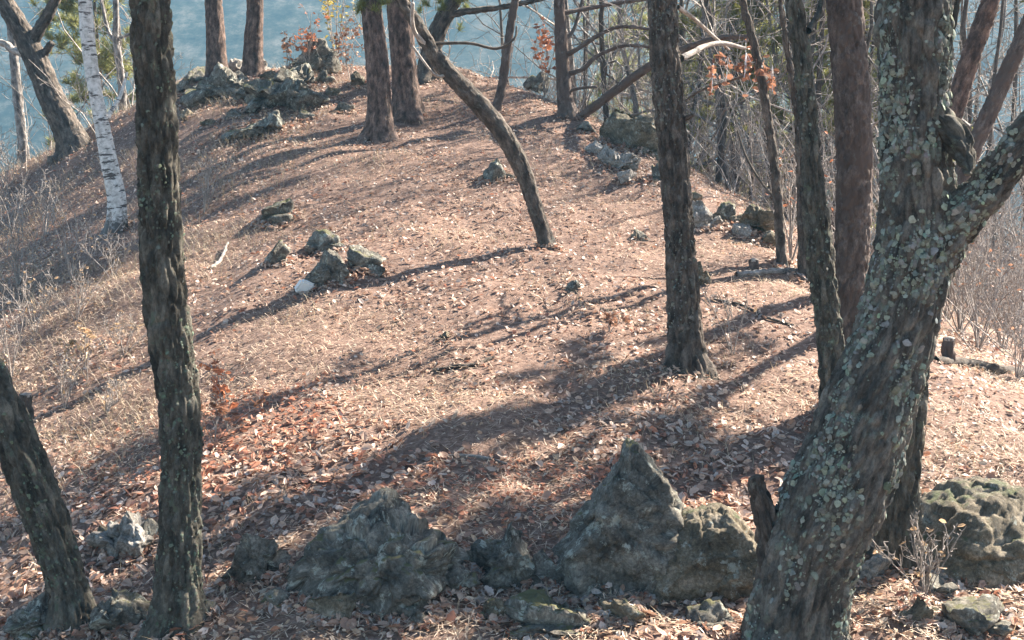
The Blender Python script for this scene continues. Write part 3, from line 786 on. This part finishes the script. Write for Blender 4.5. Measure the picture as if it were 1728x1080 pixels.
rock("grey block of stone beside the leaning tree mid slope", 836, 305, 64, 38, 'rock', .8, 4, 16, .1, 0, 8, .1)
G = "rocks of the cluster on the slope"
rock("leftmost small rock of the cluster on the slope", 466, 446, 46, 42, 'rock', .8, 4, 17, .3, 0, 8, .12, group=G)
rock("hindmost dark rock of the cluster on the slope", 550, 424, 74, 36, 'rock', .8, 4, 18, .2, .2, 8, .12, group=G)
rock("largest rounded grey rock of the cluster, beside the white stone", 550, 480, 82, 60, 'rock', .8, 5, 19, .25, 0, 9, .08, group=G)
rock("rightmost rock of the cluster on the slope", 618, 456, 70, 42, 'rock', .8, 4, 20, .2, 0, 8, .12, group=G)
b_ = hit(514, 492); bm = bmesh.new(); bmesh.ops.create_cube(bm, size=1.0)
bmesh.ops.bevel(bm, geom=list(bm.edges), offset=.14, segments=2, affect='EDGES')
for v in bm.verts:
    v.co = Vector((v.co.x * .155 + .02 * v.co.z, v.co.y * .12, v.co.z * .15 + .02 * v.co.x)) + Vector(rng.normal(size=3)) * .0025
me = bpy.data.meshes.new("stone"); bm.to_mesh(me); bm.free(); me.materials.append(M['white_stone'])
o = tag(link("stone", me, None, (b_[0], b_[1], b_[2] + .05)), "small bright white angular stone beside the rock cluster", "stone"); o.rotation_euler = (.15, .5, .4)
rock("large dark rock outcrop on the right brow behind the middle oak", 1085, 275, 150, 88, 'rock_brown', .8, 5, 22, .3, -.1, 8, .14, Y=20.0)
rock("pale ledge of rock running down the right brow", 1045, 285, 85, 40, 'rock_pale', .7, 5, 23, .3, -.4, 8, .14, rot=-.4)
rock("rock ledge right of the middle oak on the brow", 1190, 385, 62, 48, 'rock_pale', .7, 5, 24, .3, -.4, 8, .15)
rock("shadowed rock outcrop near the slim dark tree", 1278, 392, 78, 46, 'rock_brown', .8, 5, 25, .2, -.3, 8, .15)
rock("big mossy green boulder on top of the crest", 528, 122, 96, 58, 'rock', .8, 5, 26, .25, .1, 8, .12, name="boulder")
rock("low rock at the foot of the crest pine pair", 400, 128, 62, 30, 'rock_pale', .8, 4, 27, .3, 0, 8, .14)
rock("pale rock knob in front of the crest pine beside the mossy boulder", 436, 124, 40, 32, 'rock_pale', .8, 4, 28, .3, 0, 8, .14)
rock("jagged rock on the crest's left shoulder", 335, 140, 80, 32, 'rock', .8, 4, 29, .3, 0, 8, .15)
rock("dark rock slope under the mossy boulder", 470, 150, 130, 40, 'rock', .8, 5, 30, .3, .2, 8, .14)
rock("long broken ledge of dark rock across the crest's left shoulder", 480, 180, 150, 50, 'rock', .8, 5, 41, .35, .2, 8, .15)
rock("jagged grey ledge below the left crest pine", 368, 165, 125, 55, 'rock', .8, 5, 42, .35, .15, 8, .16)
rock("low mossy ledge left of the flat dark rock on the upper slope", 440, 228, 130, 36, 'rock', .8, 5, 43, .3, .1, 8, .14)
for k, (px, py, w, h) in enumerate([(305, 158, 44, 22), (340, 178, 36, 20), (388, 142, 40, 24), (415, 170, 46, 24), (455, 140, 34, 22), (500, 150, 40, 22), (548, 142, 36, 24), (318, 200, 34, 16),
                                    (395, 200, 42, 18), (520, 200, 36, 16), (560, 165, 34, 18), (285, 182, 36, 18), (470, 215, 40, 16), (352, 215, 30, 14)]):
    rock("small broken grey rock of the outcrop strewn along the left crest", px, py, w, h, ('rock', 'rock_brown', 'rock')[k % 3], .8, 4, 60 + k, .35, 0, 8, .15, group="broken rocks along the left crest")
rock("small dark triangular rock on the crest left of the thick pine", 604, 146, 40, 26, 'rock_brown', .8, 4, 31, .4, 0, 8, .12)
rock("flat dark rock on the upper slope left of the thick pine", 578, 190, 42, 20, 'rock', .8, 4, 32, .2, 0, 8, .12)
rock("rocky lump on the crest beneath the red pine", 905, 146, 44, 26, 'rock', .8, 4, 33, .3, 0, 8, .14)
rock("low stone half buried in leaves left of the rock cluster", 462, 372, 84, 36, 'rock', .8, 4, 34, .3, 0, 8, .13)
rock("small grey stone on the slope left of the middle oak", 966, 492, 34, 20, 'rock', .8, 4, 35, .3, 0, 8, .12, name="stone", cat="stone")
rock("small dark stone standing in shade below the leaning tree", 750, 574, 28, 16, 'rock_brown', .8, 4, 36, .2, 0, 8, .1, name="stone", cat="stone")
rock("small stone near the right brow by the fallen log", 1083, 405, 36, 18, 'rock', .8, 4, 37, .3, 0, 8, .14, name="stone", cat="stone")
rock("grey stone in the leaves just right of the rock by the oak foot", 1185, 480, 30, 40, 'rock_brown', .8, 4, 38, .3, 0, 8, .14, name="stone", cat="stone")

for k, (px, py, w, h) in enumerate([(505, 985, 70, 45), (770, 1000, 80, 45), (800, 960, 55, 40), (930, 985, 70, 55), (1105, 1010, 90, 50), (560, 1040, 90, 45), (700, 1050, 80, 40), (470, 1030, 70, 38), (1050, 1050, 90, 45), (1200, 1060, 90, 45),
                                    (395, 985, 50, 34), (830, 1045, 70, 36), (1560, 960, 60, 40), (1585, 1010, 70, 40), (170, 925, 60, 38), (250, 915, 55, 40), (340, 1045, 70, 36), (1545, 1050, 70, 40)]):
    rock("low broken rock in the rubble among the foreground boulders", px, py, w, h, ('rock', 'rock', 'rock_brown')[k % 3], .8, 4, 90 + k, .3, 0, 8, .15, group="rubble among the foreground boulders")
for k, (px, py, w, h) in enumerate([(1120, 310, 60, 34), (1010, 262, 50, 24), (1160, 345, 50, 30), (1225, 372, 56, 32), (1250, 400, 40, 24), (1300, 415, 46, 26), (990, 225, 40, 22), (1060, 305, 44, 20)]):
    rock("broken grey ledge stone along the right brow of the knoll", px, py, w, h, ('rock', 'rock_pale', 'rock_brown')[k % 3], .8, 4, 120 + k, .3, -.2, 8, .15, group="ledge stones along the right brow")

# leaves drifted up round the rocks
dx_, dy_, dz_, ds_ = [], [], [], []
for o in [o for o in bpy.data.objects if o.get("category") in ("rock",)]:
    bb = np.array([c[:] for c in o.bound_box]); ext = (bb.max(0) - bb.min(0)) * .5; c = np.array(o.location)
    n = int(min(1500, 260 * (ext[0] + ext[1]) * 2)); a = rng.random(n) * 2 * math.pi; k = .72 + .5 * rng.random(n) ** 1.5
    dx_.append(c[0] + np.cos(a) * ext[0] * k); dy_.append(c[1] + np.sin(a) * ext[1] * k); dz_.append(rng.random(n) ** 2 * np.clip(1.25 - k, 0, 1) * .28 * ext[2]); ds_.append(np.full(n, 1.0))
for o in [o for o in bpy.data.objects if o.get("category") == "tree" and o.location.y < 24]:
    rr_ = max(.1, [c for c in o.children if c.name.startswith("trunk")][0].dimensions.y * .25); n = 110
    a = rng.random(n) * 2 * math.pi; k = rr_ * (.8 + .9 * rng.random(n))
    dx_.append(o.location.x + np.cos(a) * k); dy_.append(o.location.y + np.sin(a) * k); dz_.append(rng.random(n) * .05 * np.clip(2 - k / rr_, 0, 1))
x, y, dz = np.concatenate(dx_), np.concatenate(dy_), np.concatenate(dz_); n = len(x)
V, Q, C = leaves_at(np.stack([x, y, ground_z(x, y) + .02 + dz], -1), ground_n(x, y), .04 + .05 * rng.random(n), palette(n, [3, 3, 2.2, 1.3, 1, 1.4, 1]), .6)
tag(Acc().add(V, Q, col=C).build("leaf_drift", M['leaf'], smooth=False), "dry leaves drifted up against the feet of the rocks", "leaf litter", kind="stuff")

# ------------------------------------------------------------------ fallen wood and stumps
def log(label, path, mat, name="fallen_log", cat="log", lift=.4, bark='pine', seed=0):
    P, R = [], []
    for p in path:
        h = hit(p[0], p[1]); r = p[2] * .5 * h[1] / F
        P.append(h + np.array([0, 0, r * lift + (p[3] if len(p) > 3 else 0)])); R.append(r)
    P = np.array(P); loc = P[0].copy()
    V, Q, T, co = tube(P, np.array(R), 16 if max(R) > .02 else 8, .04, bark if max(R) > .02 else None, seed)
    return tag(Acc().add(V - loc, Q, T, co).build(name, M[mat], None, loc=loc), label, cat)
log("dark fallen log lying at the right edge behind the lichened tree", [(1578,612,17),(1640,618,18),(1690,628,18),(1760,638,17)], 'oak_brown', seed=1)
log("pale fallen log by the slim dark tree's foot on the brow", [(1242,466,9),(1290,462,12),(1340,460,12),(1385,466,10)], 'grey', seed=2)
log("dark crooked stick lying mid slope in the shade", [(730,628,8),(765,622,10),(800,618,9),(832,606,8)], 'oak_brown', "stick", "stick", .5, seed=3)
log("thin curved stick lying on leaves above the pointed boulder", [(712,778,5),(770,772,6),(820,776,6),(862,788,5)], 'grey', "stick", "stick", 1.2, seed=4)
log("pale curved root stick at the bottom right by the flat boulder", [(1545,962,10),(1590,975,9),(1640,990,8),(1692,998,6)], 'dead', "stick", "stick", .8, seed=5)
log("bleached forked twig on the left slope beside the tall oak", [(356,455,4),(370,446,6),(378,432,6),(384,420,4,.05)], 'dead', "stick", "stick", 1.5, seed=6)
log("thin dark branch lying in shade right of the middle oak", [(1205,508,4),(1250,518,5),(1290,538,5),(1340,552,4)], 'oak_brown', "stick", "stick", 1.5, seed=7)
log("thin pale twig lying across leaves near the oak foot at right", [(1338,452,4),(1352,470,5),(1372,480,4)], 'dead', "stick", "stick", 1.5, seed=8)
# a long dead limb leaning off the crest
h0 = hit(978, 198); P = np.array([at(978,199,h0[1]), at(1040,152,h0[1]-.6), at(1100,110,h0[1]-1.0), at(1160,80,h0[1]-1.3), at(1215,64,h0[1]-1.6), at(1262,62,h0[1]-1.8)])
V, Q, T, co = tube(P, np.array([7.5, 7.5, 7, 5.5, 4.5, 3.5]) * h0[1] / F, 14, .03, 'pine', 3)
tag(Acc().add(V - P[0], Q, T, co).build("dead_limb", M['red_pine'], None, loc=P[0]), "long reddish dead limb slanting from the crest towards the middle oak", "branch")

def stump(label, px, py, w, h, mat, seed, lean=0.0):
    b = hit(px, py); s = b[1] / F; r = w * .5 * s; H = h * s
    loc = b
    root = thing("stump", label, "stump", loc)
    P = np.array([[0, 0, -.1], [0, 0, 0], [lean * H * .5, 0, H * .5], [lean * H, 0, H]])
    V, Q, T, co = tube(P, np.array([r * 1.1, r, r * .96, r * .93]), 28, .02, 'oak' if r > .05 else 'pine', seed, .25, 0.0, cap=True)
    Acc().add(V, Q, T, co).build("bark", M[mat], root)
    V, Q, T, co = tube(np.array([[lean * H, 0, H - .02], [lean * H, 0, H + .008]]), np.array([r * .8, r * .76]), 24, .02, None, seed)
    Acc().add(V, Q, T, co).build("cut_face", M['dead'], root)
stump("short brown stump standing behind the dark fallen log at right", 1598, 612, 22, 42, 'red_pine', 2, .05)
stump("tiny round dark stump on the brow beside the pale log", 1272, 455, 17, 17, 'red_pine', 3)
stump("small brown stump by the leaning trunk at the left edge", 42, 712, 24, 48, 'oak_brown', 4, .1)

# ------------------------------------------------------------------ saplings with clinging leaves
def leafy(label, px, py, hpx, nleaf, tint, spreadpx, name="oak_sapling", Y=None, up=.4, lz=(.2, 1.0), size=.075, cat="sapling", stems=3):
    b = hit(px, py) if Y is None else at(px, py, Y)
    b = np.array([b[0], b[1], float(ground_z(b[0], b[1]))]); s = b[1] / F
    H = hpx * s; W_ = spreadpx * s
    root = thing(name, label, cat, b)
    K = 6; t = np.linspace(0, 1, K)
    e = rng.normal(size=(stems, 3)) * np.array([W_ * .3, W_ * .3, H * .1]) + np.array([0, 0, H])
    P = e[:, None, :] * t[None, :, None] + rng.normal(size=(stems, K, 3)) * W_ * .04 * t[None, :, None]
    P[:, 0, 2] -= .05
    R = np.repeat(np.linspace(.009, .004, K)[None], stems, 0) * min(1.5, max(.6, H))
    p1, r1 = grow(P, R, 5, .4, .55, up, 4, .6, .2, .2); p2, r2 = grow(p1, r1, 3, .5, .6, .1, 4, .6, .2, .2)
    a = Acc()
    for p, r in ((P, R), (p1, r1), (p2, r2)): a.add(*bulk(p, np.maximum(r, .003), 4))
    st = a.build("stems", M['twig'], root)
    if nleaf:
        A = np.concatenate([p1, p2]); q = A[rng.integers(0, len(A), nleaf), rng.integers(1, 4, nleaf)]
        q = q + rng.normal(size=q.shape) * np.array([W_ * .06, W_ * .06, H * .04])
        q = q[(q[:, 2] > H * (lz[0] - .15))]
        c = np.array(tint) * (1 + .3 * rng.normal(size=(len(q), 1))).clip(.4, 1.7)
        V, Q, C = leaves_at(q, rng.normal(size=q.shape), size * (.7 + .6 * rng.random(len(q))), c, .3, 1.3)
        Acc().add(V, Q, col=C).build("leaves", M['leaf'], st, smooth=False)["kind"] = "stuff"
    return root
RED = (.5, .2, .1); RUST = (.4, .22, .14); TAN = (.5, .34, .2); YEL = (.42, .34, .1)
leafy("small sapling with bright red brown leaves right of the tall oak", 385, 735, 115, 70, RED, 80, size=.08)
leafy("low clump of rusty leaves against the tall oak's right side", 362, 745, 60, 80, RUST, 80, size=.08, stems=4)
leafy("red leaved sapling on the crest at left of the mossy boulder", 484, 112, 62, 60, RUST, 36, size=.09)
leafy("red leaved sapling rising behind the mossy boulder's top", 520, 100, 85, 110, RED, 50, size=.1, lz=(.6, 1))
leafy("yellow green leaved sapling on the crest by the mossy boulder", 568, 118, 150, 130, YEL, 50, size=.09, stems=4)
leafy("rusty sapling on the crest between mossy boulder and thick pine", 592, 140, 75, 130, RUST, 60, size=.09, stems=4)
leafy("clump of hanging rust leaves left of the red pine", 918, 168, 100, 120, RED, 46, size=.1, lz=(.5, 1))
leafy("withered brown clump of leaves on the slope left of the middle oak", 1028, 560, 26, 40, RUST, 46, size=.07)
leafy("tan leaved seedling on the shaded left slope by the birch", 148, 640, 70, 60, TAN, 60, size=.07)
leafy("bare many stemmed seedling in the shade right of the middle oak", 1236, 600, 110, 6, TAN, 60, size=.05, name="bare_seedling", stems=3)
leafy("dry bramble on the left slope beside the tall oak's upper trunk", 345, 360, 95, 25, TAN, 90, size=.05, name="bramble", cat="bramble", stems=6)
leafy("tangled dry bramble on the left slope below the birch", 120, 470, 110, 30, TAN, 150, size=.05, name="bramble", cat="bramble", stems=8)
leafy("dry thin bramble at the left edge of the slope", 30, 480, 120, 15, TAN, 120, size=.05, name="bramble", cat="bramble", stems=7)
leafy("bleached bramble rising in front of the stump at left edge", 20, 640, 130, 20, TAN, 110, size=.05, name="bramble", cat="bramble", stems=6)
for px, py, h_, n_, w_ in [(75, 400, 90, 12, 120), (20, 390, 80, 10, 110), (130, 540, 80, 20, 110), (60, 560, 90, 16, 120), (190, 470, 70, 14, 100), (210, 600, 60, 16, 90), (110, 690, 70, 20, 110), (10, 330, 90, 8, 110), (250, 330, 60, 10, 80), (180, 700, 50, 14, 90)]:
    leafy("dry grey scrub scattered over the shaded left slope", px, py, h_, n_, TAN, w_, size=.05, name="dry_scrub", cat="scrub", stems=6)["group"] = "dry scrub on the left slope"
for px, py, h_, n_, w_ in [(1620, 560, 170, 26, 200), (1690, 590, 150, 26, 190), (1725, 540, 220, 20, 220), (1640, 520, 200, 22, 200), (1600, 540, 120, 16, 120), (1715, 640, 110, 18, 150)]:
    leafy("pale tangled brush beside and behind the lichened tree at the right edge", px, py, h_, n_, RUST, w_, size=.05, name="bare_shrub", cat="shrub", stems=9)["group"] = "tangled brush at the right edge"
leafy("bare tangled shrub on the brow right of the lichened trunk", 1650, 590, 150, 40, RUST, 200, size=.06, name="bare_shrub", cat="shrub", stems=10)
leafy("twiggy dry bush under the right limb of the lichened tree", 1700, 560, 210, 40, RUST, 220, size=.06, name="bare_shrub", cat="shrub", stems=10)
leafy("dry bush at the foot of the second trunk, lower right", 1560, 1010, 110, 20, TAN, 110, size=.05, name="bare_shrub", cat="shrub", stems=8)
leafy("bushy bare shrub on the brow right of the slim dark tree", 1335, 440, 170, 30, RED, 120, size=.07, name="bare_shrub", cat="shrub", stems=6)

def hang(root, spots, Y, tint, size=.1):
    """bunches of withered leaves still hanging on a tree"""
    loc = np.array(root.location)
    for px, py, n, w, h in spots:
        c = at(px, py, Y) - loc; s_ = Y / F
        q = c + rng.normal(size=(n, 3)) * np.array([w * s_ * .35, w * s_ * .35, h * s_ * .35])
        cc = np.array(tint) * (1 + .3 * rng.normal(size=(n, 1))).clip(.4, 1.7)
        V, Q, C = leaves_at(q, rng.normal(size=q.shape) * np.array([1, 1, .25]), size * (.7 + .6 * rng.random(n)), cc, .2, 1.2)
        a = Acc().add(V, Q, col=C)
        tw = np.stack([q[:8], q[:8] * .5 + c * .5, np.repeat((c + np.array([0, 0, h * s_ * .5]))[None], len(q[:8]), 0)], 1)
        a.add(*bulk(tw, np.full(tw.shape[:2], .003), 3), col=None)
        a.build("leaf_bunch", M['leaf'], root, smooth=False)["kind"] = "stuff"
hang(SLIM[0], [(1204, 122, 14, 12, 34), (1228, 112, 16, 18, 34), (1258, 108, 24, 24, 40), (1284, 122, 26, 26, 44), (1303, 128, 14, 16, 36), (1200, 150, 6, 10, 16)], SLIM[1][1, 1], (.36, .18, .11))
# ------------------------------------------------------------------ young bare trees beyond the brow
def sapling_mesh(H, lean):
    K = 9; t = np.linspace(0, 1, K)
    P = np.zeros((1, K, 3)); P[0, :, 2] = t * H
    P[0, :, :2] = np.cumsum(rng.normal(size=(K, 2)) * H * .018, 0) + lean * t[:, None] * H * rng.normal(size=2)
    P[0, 0] = (0, 0, -.3)
    R = np.linspace(.05, .008, K)[None] * H / 7
    p1, r1 = grow(P, R, 15, .40, .68, .16, 6, .55, .08, .26); p2, r2 = grow(p1, r1, 5, .5, .6, .08, 5, .6, .2, .3); p3, r3 = grow(p2, r2, 3, .6, .6, .05, 4, .7, .2, .3)
    tr = Acc(); tr.add(*bulk(P, R, 7)); tw = Acc()
    for p, r in ((p1, r1), (p2, r2), (p3, r3)): tw.add(*bulk(p, np.maximum(r, .006), 3))
    return tr.mesh("trunk"), tw.mesh("twigs")
variants = []
for v in range(7):
    a, b = sapling_mesh(6.5 + 2.5 * rng.random(), .12); a.materials.append(M[('grey', 'oak_brown', 'grey')[v % 3]]); b.materials.append(M[('twig', 'grey', 'twig')[v % 3]]); variants.append((a, b))
def place_sapling(x, y, label, group, sc=None):
    a, b = variants[rng.integers(0, 7)]
    root = thing("bare_sapling", label, "sapling", (x, y, float(ground_z(x, y))), group)
    root.rotation_euler = (0, 0, rng.random() * 6.28); s = sc or (.7 + .5 * rng.random()); root.scale = (s, s, s)
    t_ = link("trunk", a, root); link("twigs", b, t_)["kind"] = "stuff"
cnt = 0
while cnt < 95:
    px = rng.uniform(720, 1850); Y = rng.uniform(21, 48)
    x = (px - 864) / F * Y
    if x < interp_s(np.array(Y), XR_Y, XR) + (1.2 if Y < 29 else -2): continue
    if px < 930 and rng.random() < .6: continue
    place_sapling(x, Y, "bare grey sapling in the thicket falling away beyond the right brow", "bare saplings beyond the right brow"); cnt += 1
cnt = 0
while cnt < 14:
    px = rng.uniform(-60, 330); Y = rng.uniform(29, 46); x = (px - 864) / F * Y
    place_sapling(x, Y, "bare grey sapling in the hollow behind the left end of the crest", "bare saplings behind the left crest"); cnt += 1

# twig thicket at the foot of the saplings
def thicket(n, xs, ys, H, name, label):
    K = 5; t = np.linspace(0, 1, K)
    m = len(xs); P0 = np.stack([xs, ys, ground_z(xs, ys) - .1], -1)
    e = np.stack([rng.normal(size=m) * .5, rng.normal(size=m) * .5, np.ones(m)], -1) * (H * (.5 + .8 * rng.random(m)))[:, None]
    P = P0[:, None] + e[:, None] * t[None, :, None] + np.cumsum(rng.normal(size=(m, K, 3)) * .07, 1) * (t > 0)[None, :, None]
    R = (.006 + .008 * rng.random(m))[:, None] * np.linspace(1, .4, K)[None]
    p1, r1 = grow(P, R, 3, .5, .5, .2, 4, .65, .15, .25); p2, r2 = grow(p1, r1, 2, .55, .55, .1, 4, .7, .2, .25)
    a = Acc()
    for p, r in ((P, R), (p1, r1), (p2, r2)): a.add(*bulk(p, np.maximum(r, .004), 3))
    return tag(a.build(name, M['twig'], None), label, "thicket", kind="stuff")
Y = rng.uniform(13, 40, 6000); x = (rng.uniform(900, 1850, 6000) - 864) / F * Y
k = x > interp_s(Y, XR_Y, XR) + .8 + .8 * rng.random(6000); k &= (Y > 19) | (rng.random(6000) < .5); x, Y = x[k][:1050], Y[k][:1050]
thicket(0, x, Y, 2.0, "thicket", "dense pale tangle of bare twigs beyond the right brow")
Y = rng.uniform(24, 42, 3000); x = (rng.uniform(-80, 330, 3000) - 864) / F * Y
k = x < interp_s(Y, XL_Y, XL) - .5; x, Y = x[k][:260], Y[k][:260]
thicket(0, x, Y, 1.4, "thicket", "low dry twigs behind the left shoulder of the knoll")

# pines beyond the brow
def far_pine(px, Y, H, label):
    x = (px - 864) / F * Y; gz = float(ground_z(x, Y)); root = thing("pine_tree", label, "tree", (x, Y, gz), "pines beyond the brow")
    K = 12; t = np.linspace(0, 1, K); P = np.zeros((1, K, 3)); P[0, :, 2] = t * H - .2; P[0, :, :2] = np.cumsum(rng.normal(size=(K, 2)) * .05, 0)
    R = np.linspace(.14, .02, K)[None]
    Acc().add(*bulk(P, R, 9)).build("trunk", M['red_pine'], root)
    p1, r1 = grow(P, R, 34, .30, .85, .05, 6, .35, .35, .15); p2, r2 = grow(p1, r1, 7, .45, .6, .15, 4, .5, .25, .2)
    a = Acc(); a.add(*bulk(p1, np.maximum(r1, .008), 3)); a.add(*bulk(p2, np.maximum(r2, .005), 3)); br = tag(a.build("branches", M['pine'], root), kind="stuff")
    na = Acc(); needles_on(p2, 2700, 10, .25, (.30, .30, .10), na, .045); na.build("needles", M['needle'], br, smooth=False)["kind"] = "stuff"
far_pine(1235, 27, 6.4, "yellow green pine beyond the brow behind the slim dark tree")
far_pine(1400, 26, 6.6, "yellow green pine showing between the dark furrowed oak and reddish pine")
far_pine(1175, 31, 7.2, "dull green pine beyond the brow touching the middle oak's right side")
far_pine(1325, 32, 8, "yellow green pine crown right behind the narrow forking trunk")
far_pine(185, 34, 9, "hazy green pine behind the birch and tall oak")
far_pine(1060, 42, 13.5, "hazy green pine beyond the brow left of the middle oak's top")
far_pine(1480, 28, 7, "yellow green pine peeping between reddish pine and lichened tree")

# ------------------------------------------------------------------ separate fallen leaves lying nearest
def oak_leaf_mesh(v):
    rs = np.random.default_rng(v); n = 9; t = np.linspace(0, 1, n)
    w = (.06 + .26 * np.sin(math.pi * np.minimum(t * 1.05, 1)) ** .8) * (1 + .22 * np.sin(t * 24)); w[0] = .02; w[-1] = .03
    bend = (rs.random() - .3) * .5; fold = .15 + .5 * rs.random()
    z = bend * (t - .5) ** 2
    V = np.concatenate([np.stack([t - .5, w * 0, z], 1), np.stack([t - .5, w, z + fold * w + .03 * rs.normal(size=n)], 1), np.stack([t - .5, -w, z + fold * w + .03 * rs.normal(size=n)], 1)])
    i = np.arange(n - 1)
    Q = np.concatenate([np.stack([i, i + 1, n + i + 1, n + i], 1), np.stack([i + 1, i, 2 * n + i, 2 * n + i + 1], 1)])
    c = PAL[[0, 1, 2, 4, 6, 5, 0, 2][v % 8]] * (.85 + .3 * rs.random())
    me = Acc().add(V, Q, col=np.tile(c, (len(V), 1))).mesh("fallen_leaf"); me.materials.append(M['leaf']); return me
LM = [oak_leaf_mesh(v) for v in range(12)]
cnt = 0
while cnt < 300:
    px, py = rng.uniform(0, 1728), rng.uniform(760, 1078)
    b = hit(px, py); nrm = Vector(ground_n(np.array(b[0]), np.array(b[1])) + .35 * rng.normal(size=3)).normalized()
    o = link("fallen_leaf", LM[rng.integers(0, 12)], ground, (b[0], b[1], float(ground_z(b[0], b[1])) + .035))
    o.rotation_mode = 'QUATERNION'
    q = nrm.to_track_quat('Z', 'Y'); from mathutils import Quaternion
    o.rotation_quaternion = q @ Quaternion((0, 0, 1), rng.random() * 6.28)
    s = .062 + .042 * rng.random(); o.scale = (s, s, s); cnt += 1

# ------------------------------------------------------------------ the air over the valley
bm = bmesh.new(); bmesh.ops.create_cube(bm, size=1.0)
zlo, zhi = float(GZ.min()) - 1.0, float(GZ.max()) + 3.0
for v in bm.verts:
    v.co = Vector((v.co.x * 640, v.co.y * 500 + 180, (zlo + zhi) / 2 + v.co.z * (zhi - zlo)))
me = bpy.data.meshes.new("haze"); bm.to_mesh(me); bm.free()
hm = bpy.data.materials.new("haze_air"); hm.use_nodes = True; nt = hm.node_tree; nt.nodes.clear()
o_ = nt.nodes.new("ShaderNodeOutputMaterial"); pv = nt.nodes.new("ShaderNodeVolumePrincipled")
pv.inputs["Color"].default_value = (.22, .60, .93, 1); pv.inputs["Density"].default_value = HAZE_DENSITY; pv.inputs["Anisotropy"].default_value = 0.0
nt.links.new(pv.outputs[0], o_.inputs["Volume"]); me.materials.append(hm)
tag(link("haze", me), "thin blue haze in the valley air", "haze", kind="stuff")
